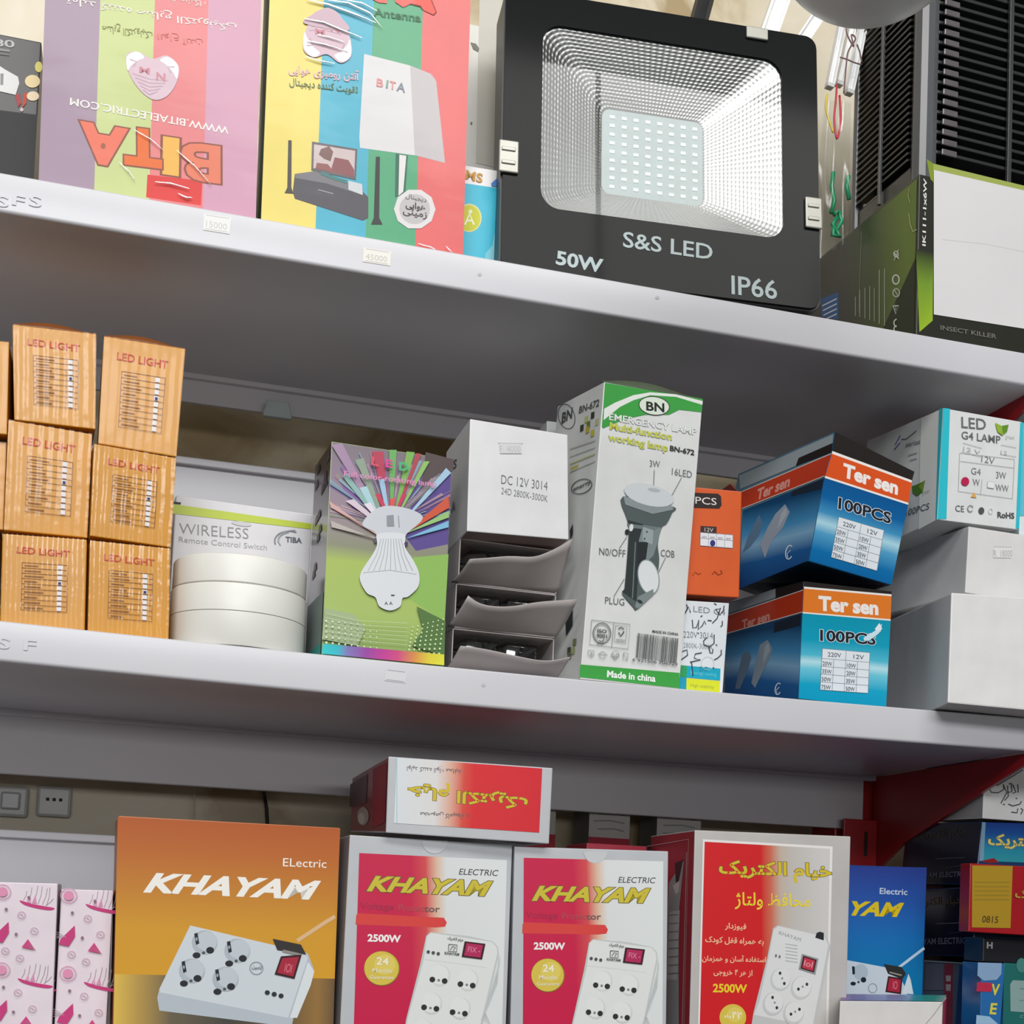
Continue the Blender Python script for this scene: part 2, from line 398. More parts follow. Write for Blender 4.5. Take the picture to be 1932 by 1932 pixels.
for zz, wh, lo_, pt in ((Z1, 'top', .056, .111), (0, 'middle', .0878, .1385)):
    o = box_obj('back_panel', (-0.55, YB, zz - lo_), (0.7672, YB + 0.006, zz - 0.03), GREYP, None, 0.001); tag(o, 'narrow grey metal back strip directly under the %s shelf board' % wh, 'back panel', 'grey metal back panels')
    box_obj('panel_lip', (-0.55, YB - 0.007, zz - 0.0345), (0.7786, YB + 0.002, zz - 0.0265), GREYP, o, 0.0012)
    o = box_obj('back_panel', (-0.55, YB, zz - Z1 + 0.0005), (0.7372, YB + 0.006, zz - pt), GREYP, None, 0.001); tag(o, 'wide grey metal back panel behind the goods of the %s shelf' % ('middle' if zz else 'bottom'), 'back panel', 'grey metal back panels')
    box_obj('panel_lip', (-0.55, YB - 0.006, zz - pt - .0075), (0.7372, YB + 0.002, zz - pt), GREYP, o, 0.0012)
def prism_x(name, pts, x0, x1, m, parent):
    n = len(pts); V = [(x0, y, z) for y, z in pts] + [(x1, y, z) for y, z in pts]
    Fc = [tuple(range(n))[::-1], tuple(range(n, 2 * n))] + [(i, (i + 1) % n, n + (i + 1) % n, n + i) for i in range(n)]
    bm = bmesh.new(); vv = [bm.verts.new(v) for v in V]
    for f in Fc: bm.faces.new([vv[i] for i in f])
    return from_bm(name, bm, m, parent)
for zz, wh in ((Z1, 'top'), (0, 'middle')):
    b = prism_x('shelf_bracket', [(YB - 0.003, zz - .0302), (YB - 0.003, zz - .139), (.256, zz - .131), (.244, zz - .1235), (.206, zz - .1036), (.010, zz - .0405), (.006, zz - .0302)], XB, XB + 0.0035, RED, None)
    tag(b, 'red triangular metal bracket under the right end of the %s shelf board' % wh, 'bracket', 'red shelf brackets')
    p = box_obj('hook_plate', (0.7378, YB - 0.012, zz - 0.20), (XB, YB - 0.0085, zz - 0.0776), RED, b, 0.0008)
    box_obj('plate_slot', (0.7625, YB - 0.0126, zz - 0.1165), (0.7662, YB - 0.0112, zz - 0.0905), mat('#1a0808', 0.7), p)
tag(box_obj('upright', (0.738, YB + 0.008, -1.1), (0.80, YB + 0.06, Z1 - .031), RED, None, 0.002), 'red steel upright behind the red brackets', 'upright')
# stickers and pressed marks on the shelf lips
class Flat:
    def __init__(s, o, u, v, parent, rootM=None):
        s.M = rootM or Matrix.Identity(4); s.Mi = s.M.inverted(); s.o = Vector(o); s.u = Vector(u).normalized(); s.v = Vector(v).normalized(); s.root = parent; s.c = {}
    loc = Box.loc
    def frame(s, face): return s.o, s.u, s.v, s.u.cross(s.v)
lip_t = Flat((0, 0, Z1), (1, 0, 0), (0, 0, 1), sh_top); lip_m = Flat((0, 0, 0), (1, 0, 0), (0, 0, 1), sh_mid)
STK = '#e6e5e2'
def sticker(pl, tl, tr, br, bl, txt, z=(0, 0, 1), col='#b9b7b5', h=9, bg=STK):
    p = Print(pl, 'F', z, 0.0004)
    p.poly([bl, br, tr, tl], bg)
    L = lambda a, b, t: (a[0] + (b[0] - a[0]) * t, a[1] + (b[1] - a[1]) * t)
    for t in (0.08, 0.9):
        a, b = L(tl, bl, t), L(tr, br, t); p.line([L(a, b, .08), L(a, b, .92)], 1.6 * z[2] if z[2] > 1 else 1.6, col)
    if txt:
        a, b = L(tl, bl, .78), L(tr, br, .78); p.text(txt, L(a, b, .1), L(a, b, .88), h, col)
    return p.done('price_sticker')
sticker(lip_t, (385, 403), (437, 411), (433, 442), (383, 434), '15000', h=12, col='#c9c7c4')
sticker(lip_t, (686, 467), (738, 475), (736, 502), (684, 494), '45000', h=11, bg='#e6e4dc', col='#c3c1b8')
sticker(lip_m, (728, 1262), (768, 1267), (765, 1289), (725, 1284), '', h=12, bg='#d4d3d6', col='#a3a2a6')
for pl, pts in ((lip_t, ((-8, 388, 16, 392), (22, 386, 46, 391), (54, 388, 78, 392))), (lip_m, ((-6, 1222, 18, 1225), (44, 1226, 68, 1228)))):
    p = Print(pl, 'F', (0, 0, 1), 0.0007)
    for (a, b, c, d), ch in zip(pts, 'SFS' if len(pts) == 3 else 'SF'):
        p.text(ch, (a, b), (c, d), 22, WHITE, 0.02)
    p.done('embossed_mark')
for a in ((905, 518), (1240, 562), (912, 1293)):
    p = Print(lip_t if a[1] < 900 else lip_m, 'F', (0, 0, 1), 0.0003); p.ell(a, 4, 3, '#b9b8ba'); p.done('paint_chip')
# behind the rack
cl = on_y(522, 778, YB - 0.004)
bm = bmesh.new(); bm_box(bm, (-0.011, -0.004, -0.008), (0.011, 0.004, 0.008), 0.0012)
for v in bm.verts:
    if v.co.z < 0: v.co.x *= 1.25
o = from_bm('plastic_clip', bm, mat('#b8c4c4', 0.4)); o.location = (cl.x, cl.y - 0.006, cl.z)
tag(o, 'small pale plastic clip on the back rail above the wireless switch box', 'clip')
for i, (a, b) in enumerate((((-20, 1483), (60, 1541)), ((70, 1480), (134, 1545)))):
    c = (on_y(a[0], a[1], 0.352) + on_y(b[0], b[1], 0.352)) / 2
    s = empty('wall_socket', Matrix.Translation((c.x, 0.36, c.z)), ['pale switch plate on the wall below the middle shelf, at the left picture edge', 'pale wall socket with three dark holes, right of the switch plate, below the middle shelf'][i], 'socket', 'plates on the back wall')
    box_obj('cover_plate', (-0.016, -0.009, -0.015), (0.016, 0, 0.015), mat('#cfd2d0', 0.3), s, 0.003)
    if i:
        for k in (-1, 0, 1): box_obj('pin_hole', (k * 0.006 - 0.0015, -0.0096, 0.0005), (k * 0.006 + 0.0015, -0.0085, 0.0035), mat('#151515', 0.6), s)
    else:
        box_obj('rocker', (-0.009, -0.012, -0.008), (0.009, -0.008, 0.009), mat('#c3c8cb', 0.25), s, 0.002)
a, b = on_y(367, 1485, 0.345), on_y(366, 1580, 0.345)
tag(tube('thread', [a + (b - a) * t / 6 for t in range(7)], 0.0006, mat('#d8d4c8', 0.6)), 'thin pale thread hanging behind the orange power strip carton', 'thread')
a, b = on_y(497, 1485, 0.354), on_y(509, 1600, 0.354)
tag(tube('cable', [a, a + (b - a) * .35 + Vector((.001, 0, 0)), a + (b - a) * .7, b], 0.0016, mat('#141313', 0.5)), 'thin black cable on the wall behind the orange power strip carton', 'cable')
# ------------------------------------------------------------------ top shelf
# black bulb carton at the left edge
b = Box('bulb_carton', 'black carton with pale bulb pictures, left of the striped cartons on the top shelf', (-0.2773, 0.0600, Z1, 0.0018, 0.0013, -0.0096, 0.1778, 0.0500, 0.1400), {'*': '#2c2a2a', 'F': '#3b3837'}, rough=0.4)
ZV = (0, 40, 6.44)
p = Print(b, 'F', ZV); p.quad((-200, 1060), (455, 1140), (410, 1930), (-200, 1880), ink('#1d1b1c')); p.done('dark_panel')
p = Print(b, 'F', ZV); p.text('80', (-75, 300), (180, 325), 90, '#b7b5b5', 0.02); p.line([(-20, 345), (120, 365)], 30, '#8d8a8a'); p.line([(-20, 395), (110, 412)], 24, '#716e6e'); p.done('lettering')
p = Print(b, 'F', ZV); p.poly([(-80, 540), (0, 550), (60, 590), (220, 680), (235, 760), (190, 900), (60, 870), (-80, 840)], '#d9d9d6'); p.poly([(5, 640), (45, 640), (40, 780), (5, 780)], '#8b8b88')
p.ell((470, 560), 45, 65, '#d8cf6c'); p.ell((395, 735), 92, 78, '#e8d3a0'); p.ell((400, 915), 75, 58, '#ecd6b4'); p.poly([(185, 900), (240, 880), (260, 1000), (220, 1050)], '#a63a3e'); p.poly([(290, 880), (330, 870), (320, 1000), (270, 1060)], '#c0421f'); p.ell((265, 1080), 22, 24, '#c9b9b9')
p.done('printed_picture')
# striped carton standing upside down
WRAP = film('shrink_film', 0.008, (1, 1, 1), 0.12, 0.16, 14, (1, 1, 3), False)
def wrap(b, bulge=0.0022, seed=1, creases=()):
    """clear wrapping with creased folds, drawn tight over the front of a carton"""
    rnd = random.Random(seed); n = 26; V = []; Fc = []
    for j in range(n + 1):
        for i in range(n + 1):
            u, v = i / n, j / n
            y = -bulge * (0.5 + 0.3 * math.sin(9 * u + 4 * v) + 0.2 * rnd.random())
            V.append((b.w * u, y, b.h * v))
    for j in range(n):
        for i in range(n): Fc.append((j * (n + 1) + i, j * (n + 1) + i + 1, (j + 1) * (n + 1) + i + 1, (j + 1) * (n + 1) + i))
    mesh('shrink_wrap', V, Fc, WRAP, b.root, smooth=True)['label'] = 'clear shrink wrap'
    FOLD = film('film_fold', 0.75, (1, 1, 1), 0.22)
    pl = Flat((0, 0, 0), (1, 0, 0), (0, 0, 1), b.root, b.M)
    for pts, wd in creases:
        q = [b.loc(x, y, (0, -0.0026, 0), (0, 1, 0)) for x, y in pts]
        V = []
        for i, c in enumerate(q):
            t = wd * math.sin(math.pi * (i + .35) / (len(q) - .3)); V += [c + Vector((0, 0, t)), c + Vector((0, -t * 0.8, 0)), c + Vector((0, 0, -t))]
        Fc = []
        for i in range(len(q) - 1): Fc += [(3 * i, 3 * i + 3, 3 * i + 4, 3 * i + 1), (3 * i + 1, 3 * i + 4, 3 * i + 5, 3 * i + 2)]
        mesh('wrap_fold', V, Fc, FOLD, b.root, smooth=True)
b = Box('antenna_carton', 'upside-down wrapped carton with purple, lime, red and pink stripes', (-0.0916, 0.0120, Z1, 0, -0.0052, -0.0311, 0.1618, 0.0600, 0.2600), {'*': '#a98fae', 'R': '#d79fbf', 'L': '#a98fae'}, group='striped antenna cartons', rough=0.4)
p = Print(b, 'F', ZA)
for i, h in enumerate(('#8f758a', '#b4c074', '#d2686a', '#c0869f')): p.fquad(i / 4 - (i and .002), 0.001, (i + 1) / 4, 0.999, mat(h, 0.4, 0, 0.03, 20))
p.quad((1075, 1275), (1475, 1320), (1465, 1500), (1065, 1440), ink('#d43a36'))
p.done('striped_panel')
p = Print(b, 'F', ZA); dk = '#8c5040'
p.text('B', (1607, 1080), (1322, 1042), 280, '#dd7a5e', 0.03, out=(dk, .03)); p.text('I', (1308, 1030), (1188, 1012), 275, '#e6b052', 0.05, out=(dk, .03))
p.text('T', (1180, 975), (905, 940), 275, '#df6c30', 0.05, out=(dk, .03)); p.text('A', (935, 965), (582, 905), 285, '#e2735c', 0.06, out=(dk, .03)); p.ell((752, 1068), 18, 22, '#a05a44')
p.done('brand_lettering')
p = Print(b, 'F', ZA); p.text('WWW.BITAELECTRIC.COM', (1668, 930), (512, 716), 56, '#e8e2de', 0.012)
p.text('تولید کننده صنایع الکترونیکی', (1725, 165), (490, -45), 80, '#e6dcd6', 0.01, fa=True); p.text('فروشگاه', (1500, 0), (1255, -30), 60, '#e6d2cc', fa=True)
p.text('صنایع الکترونیک', (1110, 210), (745, 160), 80, '#8f8f52', 0.005, fa=True); p.text('انواع آنتن', (1480, 280), (1150, 225), 70, '#d1776a', fa=True)
p.done('small_lettering')
def shield(p, c, sx, sy, up=1):
    P = lambda u, v: (c[0] + u * sx + v * 0.0, c[1] + v * sy * up + u * sx * 0.17)
    p.blob([P(-1, -.75), (P(-.55, -1)), P(0, -.8), P(.55, -1.05), P(1, -.7), P(.95, .0), P(.6, .7), P(.1, 1), P(-.4, .75), P(-.85, .1)], '#d2b8c2')
    for s in (-1, 1):
        p.blob([P(s * .98, -.7), P(s * .6, -1), P(s * .3, -.8), P(s * .55, -.62), P(s * .8, -.35), P(s * .95, -.1)], '#efe6e6')
        p.line([P(s * .85, -.6), P(s * .6, -.55), P(s * .72, -.3)], 10, '#b9a3ab')
    for k in range(5): p.line([P(-.75 + k * .1, .0 + k * .16), P(-.1, .12 + k * .17), P(.6 - k * .1, .05 + k * .14)], 7, '#c2a5b2')
    p.text('M', P(-.5, -.1), P(-.1, -.1), 45, '#c98a94', .03); p.text('N', P(.15, .1), P(.5, .1), 60, '#c98a94', .03)
p = Print(b, 'F', ZA); shield(p, (1110, 565), 190, 165); p.done('printed_emblem')
wrap(b, seed=3, creases=[([z2(ZA, *q) for q in ((980, 945), (1100, 1015), (1190, 1095))], .0006), ([z2(ZA, *q) for q in ((1290, 1095), (1420, 1210), (1540, 1350))], .0007), ([z2(ZA, *q) for q in ((1130, 1325), (1240, 1335), (1380, 1375))], .0008), ([z2(ZA, *q) for q in ((870, 1180), (940, 1250), (985, 1320))], .0006), ([z2(ZA, *q) for q in ((1300, 1410), (1360, 1440), (1400, 1440))], .0009)])
# second striped carton with antenna picture
b = Box('antenna_carton', 'upright wrapped carton with yellow, blue, green and red stripes and a white antenna picture', (0.0743, 0.0120, Z1, 0, 0.0044, -0.0179, 0.1635, 0.0600, 0.2600), {'*': '#3f7a4c', 'L': '#2f5b39', 'R': '#c9403c'}, group='striped antenna cartons', rough=0.4)
p = Print(b, 'F', ZB); xs = (0, .262, .508, .757, 1)
for i, h in enumerate(('#dcc858', '#1f9fb8', '#2f9664', '#d4504e')): p.fquad(xs[i], 0.001, xs[i + 1], 0.999, mat(h, 0.4, 0, 0.04, 24))
p.done('striped_panel')
p = Print(b, 'F', ZB)
p.poly([(915, 395), (1250, 480), (1285, 1135), (885, 1080), (880, 1000)], '#d5d3d3'); p.poly([(1250, 480), (1400, 540), (1440, 590), (1505, 1190), (1285, 1135)], '#bfb8b9')
p.poly([(1145, 1120), (1235, 1135), (1215, 1420), (1140, 1440)], '#3d6b58'); p.poly([(1172, 1130), (1222, 1138), (1200, 1400), (1165, 1430)], '#dcd9d7')
p.poly([(1000, 1145), (1030, 1145), (1025, 1590), (1050, 1640), (965, 1640), (985, 1590)], '#3b3b3c'); p.poly([(362, 1025), (387, 1025), (385, 1370), (400, 1415), (335, 1410), (355, 1370)], '#504a44')
p.poly([(410, 1270), (560, 1250), (905, 1400), (945, 1440), (945, 1590), (905, 1610), (410, 1450), (395, 1400)], '#57555a'); p.poly([(410, 1270), (560, 1250), (905, 1375), (905, 1425), (640, 1340), (415, 1300)], '#7c7a7e')
p.line([(580, 1385), (690, 1415)], 6, '#a8a6aa'); p.poly([(800, 1320), (900, 1345), (905, 1425), (800, 1385)], '#c9cccd')
p.poly([(535, 1035), (865, 1090), (855, 1315), (530, 1245)], '#6b6468'); p.poly([(550, 1055), (850, 1102), (842, 1295), (545, 1228)], '#c7b8b6')
p.poly([(600, 1090), (660, 1070), (690, 1110), (670, 1180), (620, 1160), (585, 1130)], '#7a5a55'); p.poly([(700, 1150), (800, 1170), (842, 1240), (842, 1295), (670, 1255)], '#8d5a5c'); p.poly([(570, 1190), (650, 1200), (700, 1262), (560, 1232)], '#93605e')
p.line([(600, 1262), (690, 1300), (790, 1330)], 26, '#4e7f7c'); p.ell((1283, 1528), 152, 148, '#d9d5d4', n=10); p.ell((1283, 1528), 112, 110, '#bdb9b9')
p.done('printed_picture')
p = Print(b, 'F', ZB); p.text('B', (1003, 630), (1052, 642), 62, '#d88d8d', .02); p.text('I', (1072, 643), (1086, 647), 62, '#7f9b8d', .02); p.text('T', (1098, 650), (1142, 660), 62, '#d88d8d', .02); p.text('A', (1150, 662), (1212, 678), 66, '#7d848d', .02)
p.text('دیجیتال', (1215, 1455), (1365, 1490), 45, '#4a4848', fa=True); p.text('هوایی', (1215, 1530), (1360, 1555), 62, '#3c3a3a', 0.03, fa=True); p.text('زمینی', (1195, 1575), (1370, 1610), 55, '#4a4848', 0.02, fa=True)
p.text('Antenna', (985, 120), (1330, 165), 62, '#2a6b45', 0.02); p.text('آنتن رومیزی هوایی', (365, 555), (880, 610), 90, '#dcb6bd', .02, fa=True); p.text('تقویت کننده دیجیتال', (370, 640), (870, 700), 70, '#6d7f58', .01, fa=True)
p.poly([(985, -60), (1075, -40), (1080, 30), (1020, 25), (975, 0)], '#e2655c'); p.poly([(1135, -60), (1380, -60), (1445, 95), (1420, 115), (1345, 80), (1330, 50), (1250, 35), (1200, 60), (1140, 20)], '#e2655c'); p.line([(1385, -40), (1440, 95), (1420, 112)], 9, '#96443a'); p.line([(1340, 75), (1325, 50), (1250, 32)], 9, '#96443a')
p.done('lettering')
p = Print(b, 'F', ZB); shield(p, (645, 250), 175, 190, -1); p.blob([(590, 80), (640, 70), (720, 110), (800, 230), (480, 180), (540, 110)], '#c9aeb8'); p.done('printed_emblem')
cr = [([(480, 135), (620, 160), (760, 220), (900, 275)], .0014), ([(500, 295), (620, 320), (760, 365)], .0013), ([(575, 250), (660, 270), (770, 305)], .0009), ([(490, 410), (600, 445), (700, 462)], .0010), ([(500, -5), (650, 30), (830, 95), (1000, 165)], .0016), ([(600, -10), (800, 20), (960, 95), (1050, 210)], .0013), ([(760, -5), (900, 20), (1010, 80)], .0010), ([(1310, 1775), (1400, 1800), (1450, 1830)], .0008), ([(1515, 1795), (1540, 1825), (1560, 1840)], .0009)]
wrap(b, seed=8, creases=[([z2(ZB, *q) for q in c], wd * .8) for c, wd in cr])
# beige panel box and small cyan carton between the striped carton and the floodlight
b = Box('panel_light_box', 'tall beige framed carton standing behind the cyan carton, left of the black floodlight', (0.2450, 0.1100, Z1, 0, -0.0073, -0.0275, 0.0477, 0.0500, 0.2700), {'*': '#cfccc4', 'F': '#d6d3cb'}, rough=0.4)
p = Print(b, 'F', ZB); p.poly([(1760, -100), (1925, -80), (1900, 1230), (1730, 1190)], '#c6c2b6'); p.done('front_panel')
p = Print(b, 'F', ZB); p.poly([(1690, 310), (1730, 320), (1755, 355), (1748, 380), (1710, 360)], '#77756c'); p.ell((1697, 900), 8, 10, '#7c7a74'); p.done('carry_handle')
b = Box('bulb_carton', 'small cyan and white carton with a yellow round emblem, left of the floodlight', (0.2330, 0.0480, Z1, -0.0287, 0.0095, -0.0100, 0.0400, 0.0500, 0.1008), {'*': '#12a5c4', 'F': '#e8e6e4', 'R': '#2f93b8'}, rough=0.4)
p = Print(b, 'F', ZB); p.poly([(1600, 1330), (1905, 1375), (1880, 2100), (1600, 2100)], mat('#0fb0cb', .4, 0, .03, 30)); p.poly([(1895, 1560), (1880, 2000), (1790, 2000), (1800, 1850), (1850, 1790)], '#7fc9d8'); p.done('cyan_panel')
p = Print(b, 'F', ZB); p.ell((1680, 1590), 92, 104, '#d9d9a0'); p.ell((1680, 1592), 82, 94, '#c8cc3c'); p.line([(1650, 1640), (1685, 1560), (1715, 1640)], 14, '#eef0dc'); p.line([(1660, 1610), (1705, 1610)], 12, '#eef0dc'); p.ell((1690, 1545), 14, 16, '#e6e8c8'); p.done('printed_emblem')
p = Print(b, 'F', ZB); p.text('SMS', (1600, 1290), (1775, 1335), 70, '#c99a52', .03); p.poly([(1840, 1340), (1895, 1290), (1903, 1365), (1845, 1360)], '#4f86c9'); p.done('lettering')
# ------------------------------------------------------------------ floodlight
class FL(Box): pass
q = (0.2708, 0.0200, Z1, -0.0797, -0.0775, -0.0116, 0.2861, 0.0500, 0.2629)
M = pose(q); fl = empty('floodlight', M, 'black LED floodlight with silver ribbed reflector, on the top shelf', 'floodlight')
FB = Box.__new__(FL); FB.q = q; FB.M = M; FB.Mi = M.inverted(); FB.w, FB.d, FB.h = q[6:9]; FB.c = {k: Vector((v[0] * FB.w, v[1] * FB.d, v[2] * FB.h)) for k, v in CO.items()}; FB.root = fl; FB.lift = {}
fw, fd, fh = FB.w, FB.d, FB.h
BLK = mat('#2b2c2d', 0.42, 0, 0.08, 90); GLB = mat('#1f2020', 0.10, 0, 0.0, 1, 0.0, 0.06)
win = [FB.loc(x, y, (0, 0, 0), (0, 1, 0)) for x, y in ((1022, 40), (1474, 122), (1478, 457), (1022, 388))]   # tl tr br bl
wx0 = (win[0].x + win[3].x) / 2; wx1 = (win[1].x + win[2].x) / 2; wz1 = (win[0].z + win[1].z) / 2; wz0 = (win[2].z + win[3].z) / 2
# housing shell with a window cut through the front
def ring_plate(name, outer, inner, y0, y1, m, parent):
    """plate with a hole: outlines are same-length loops of (x, z)"""
    n = len(outer); V = []
    for y, L in ((y0, outer), (y0, inner), (y1, inner), (y1, outer)): V += [(x, y, z) for x, z in L]
    Fc = []
    for k in range(4):
        a, c = k * n, ((k + 1) % 4) * n
        for i in range(n): Fc.append((a + i, a + (i + 1) % n, c + (i + 1) % n, c + i))
    bm = bmesh.new(); vv = [bm.verts.new(v) for v in V]
    for f in Fc: bm.faces.new([vv[i] for i in f])
    return from_bm(name, bm, m, parent)
NR = 10
wo = rrect(wx0, wz0, wx1, wz1, 0.017, NR)
ring_plate('housing', rrect(0, 0, fw, fh, 0.012, NR), rrect(wx0 - .002, wz0 - .002, wx1 + .002, wz1 + .002, 0.018, NR), 0.0015, 0.034, BLK, fl)
ring_plate('front_glass', rrect(.0015, .0015, fw - .0015, fh - .0015, 0.011, NR), wo, -0.0012, 0.0013, GLB, fl)
bm = bmesh.new(); bm_box(bm, (0.004, 0.0345, 0.004), (fw - .004, 0.040, fh - .004), .002)
from_bm('back_plate', bm, BLK, fl)
for k in range(14):
    x = 0.02 + k * (fw - .04) / 13; box_obj('heat_fin', (x - .0015, 0.040, 0.02), (x + .0015, 0.054, fh - .02), BLK, fl)
ip = [FB.loc(x, y, (0, 0.028, 0), (0, 1, 0)) for x, y in ((1133, 197), (1324, 238), (1328, 393), (1138, 362))]
ix0 = (ip[0].x + ip[3].x) / 2; ix1 = (ip[1].x + ip[2].x) / 2; iz1 = (ip[0].z + ip[1].z) / 2; iz0 = (ip[2].z + ip[3].z) / 2
# pressed dimple reflector: rows of steps from the window edge down to the LED board
def reflector():
    NS, rows = 84, 20; base = rrect(wx0, wz0, wx1, wz1, 0.017, 8); inn = rrect(ix0, iz0, ix1, iz1, 0.004, 8)
    def resample(L, n):
        L = L + [L[0]]; d = [0]
        for a, c in zip(L, L[1:]): d.append(d[-1] + math.hypot(c[0] - a[0], c[1] - a[1]))
        out = []; j = 0
        for i in range(n):
            t = d[-1] * i / n
            while d[j + 1] < t: j += 1
            f = (t - d[j]) / max(1e-9, d[j + 1] - d[j]); out.append((L[j][0] + (L[j + 1][0] - L[j][0]) * f, L[j][1] + (L[j + 1][1] - L[j][1]) * f))
        return out
    NT = 540; V = []; Fc = []
    O = resample(base, NT)
    def inner_of(x, z):
        return (ix0 + (x - wx0) / (wx1 - wx0) * (ix1 - ix0), iz0 + (z - wz0) / (wz1 - wz0) * (iz1 - iz0))
    I = [inner_of(*o) for o in O]
    for s in range(NS + 1):
        t = s / NS; r = t * rows; ph = r - math.floor(r)
        for k in range(NT):
            x = O[k][0] + (I[k][0] - O[k][0]) * t; z = O[k][1] + (I[k][1] - O[k][1]) * t
            lump = abs(math.sin(math.pi * k * 122 / NT)) * abs(math.sin(math.pi * r))
            V.append((x, 0.0016 + 0.0264 * t - 0.0006 * lump, z))
    for s in range(NS):
        for k in range(NT): Fc.append((s * NT + k, s * NT + (k + 1) % NT, (s + 1) * NT + (k + 1) % NT, (s + 1) * NT + k))
    return mesh('reflector', V, Fc, mat('#aaaaa8', 0.36, 1.0, 0.0), fl, smooth=True)
reflector()['label'] = 'silver ribbed reflector'
bd = box_obj('led_board', (ix0, 0.0282, iz0), (ix1, 0.031, iz1), mat('#93a3a2', 0.5), fl); CHIP = mat('#cfdcd2', 0.4, 0, 0)
chip0 = None
for r in range(9):
    for c in range(8):
        x = ix0 + (ix1 - ix0) * (.10 + .82 * c / 7); z = iz1 - (iz1 - iz0) * (.09 + .82 * r / 8)
        if chip0 is None:
            chip0 = box_obj('led_chip', (-.0024, 0, -.0016), (.0024, .0008, .0016), CHIP, bd, .0003); o = chip0
        else:
            o = chip0.copy(); COL.objects.link(o); o.parent = bd
        o.location = (x, 0.0276, z)
n = len(wo); mesh('window_pane', [(x, -0.0006, z) for x, z in wo], [tuple(range(n))], film('window_glass', 0.0, (.97, .98, .98), 0.02), fl)['label'] = 'clear window pane'
SIL = mat('#a6a59c', 0.35, 0.3, 0.05, 80)
def clip(c0, c1, ribs, vertical=True):
    A = FB.loc(c0[0], c0[1], (0, -.003, 0), (0, 1, 0)); C = FB.loc(c1[0], c1[1], (0, -.003, 0), (0, 1, 0))
    bm = bmesh.new(); bm_box(bm, (min(A.x, C.x), -.0042, min(A.z, C.z)), (max(A.x, C.x), -.0014, max(A.z, C.z)), .001)
    o = from_bm('glass_clip', bm, SIL, fl); o['label'] = 'silver clip'
    for k in range(ribs):
        t = (k + .7) / (ribs + .4); z = A.z + (C.z - A.z) * t
        box_obj('clip_rib', (min(A.x, C.x) + .002, -.0054, z - .0016), (max(A.x, C.x) - .003, -.004, z + .0016), SIL, o, .0005)
clip((942, 263), (978, 328), 2); clip((1519, 371), (1551, 433), 2); clip((1408, 49), (1449, 77), 0)
p = Print(FB, 'F', ZC, 0.0016); LT = '#b4c2c2'
p.text('S&S LED', (1060, 1805), (1712, 1900), 118, LT, .012); p.text('50W', (570, 1930), (912, 1995), 105, LT, .03)
p.z = (0, 0, 1); p.text('IP66', (1379, 556), (1465, 566), 37, LT, .012); p.done('lettering')
y0 = on_y(1322, 20, .06)
L = FB.Mi @ y0
yk = [(.02, .030, .10), (.02, .050, .10), (.02, .085, .16), (.02, .085, .30)]
tube('mounting_yoke', [(L.x - .012, .045, fh - .03), (L.x - .006, .055, fh + .004), (L.x + .004, .062, fh + .03), (L.x + .016, .065, fh + .075)], .009, BLK, fl, 10)
# ------------------------------------------------------------------ aluminium light bars, wires and bag
ALU = mat('#fbfbfa', 0.2, 0.0, 0.0); PCB = mat('#e9ebea', 0.4)
def bar(p0, p1, wd, Y0, Y1, label):
    A = on_y(*p0, Y0); B = on_y(*p1, Y1); d = (B - A); Ln = d.length; d.normalize()
    side = d.cross(Vector((0, 1, 0))).normalized(); fr = side.cross(d).normalized()
    if fr.y > 0: fr = -fr; side = -side
    M = Matrix((side, d, fr)).transposed().to_4x4(); M.translation = A
    r = empty('aluminium_light_bar', M, label, 'light bar', 'aluminium light bars')
    h = wd / 2; pr = [(-h, 0.005), (-h, -0.003), (h, -0.003), (h, 0.005), (h * .72, 0.005), (h * .72, 0), (-h * .72, 0), (-h * .72, 0.005)]; n = len(pr)
    V = [(x, 0, z) for x, z in pr] + [(x, Ln, z) for x, z in pr]
    Fc = [(i, (i + 1) % n, n + (i + 1) % n, n + i) for i in range(n)] + [tuple(range(n))[::-1], tuple(range(n, 2 * n))]
    bm = bmesh.new(); vv = [bm.verts.new(v) for v in V]
    for f in Fc: bm.faces.new([vv[i] for i in f])
    from_bm('channel', bm, ALU, r)
    box_obj('led_strip', (-h * .6, 0.002, 0.0001), (h * .6, Ln - .002, 0.0012), PCB, r)
    box_obj('end_cap', (-h * 1.02, -0.004, -.0032), (h * 1.02, 0.0002, .0052), mat('#c9cbc9', .3), r, .0006)
    return r
bar((1302, 480), (1514, -120), .019, .24, .19, 'leftmost silver aluminium light bar, behind the top clip of the floodlight')
bar((1400, 244), (1644, -120), .013, .185, .15, 'silver light bar crossing behind the upper right corner of the floodlight')
bar((1565, 160), (1626, -145), .0075, .15, .13, 'first of three narrow upright silver light bars left of the black louvred appliance')
bar((1583, 156), (1652, -145), .007, .16, .14, 'middle of three narrow upright silver light bars left of the black louvred appliance')
bar((1602, 172), (1668, -145), .0075, .15, .13, 'third narrow upright silver light bar, nearest the black louvred appliance')
def wire(px, Y, r, h, label, name='wire'):
    P = [on_y(x, y, Y + dy) for x, y, dy in px]; Q = []
    for i in range(len(P) - 1):
        a, b, c, d = P[max(i - 1, 0)], P[i], P[i + 1], P[min(i + 2, len(P) - 1)]
        for k in range(5):
            t = k / 5; Q.append(0.5 * ((2 * b) + (c - a) * t + (2 * a - 5 * b + 4 * c - d) * t * t + (3 * b - a - 3 * c + d) * t ** 3))
    Q.append(P[-1])
    return tag(tube(name, Q, r, mat(h, 0.4)), label, 'wire', 'loose wires by the light bars')
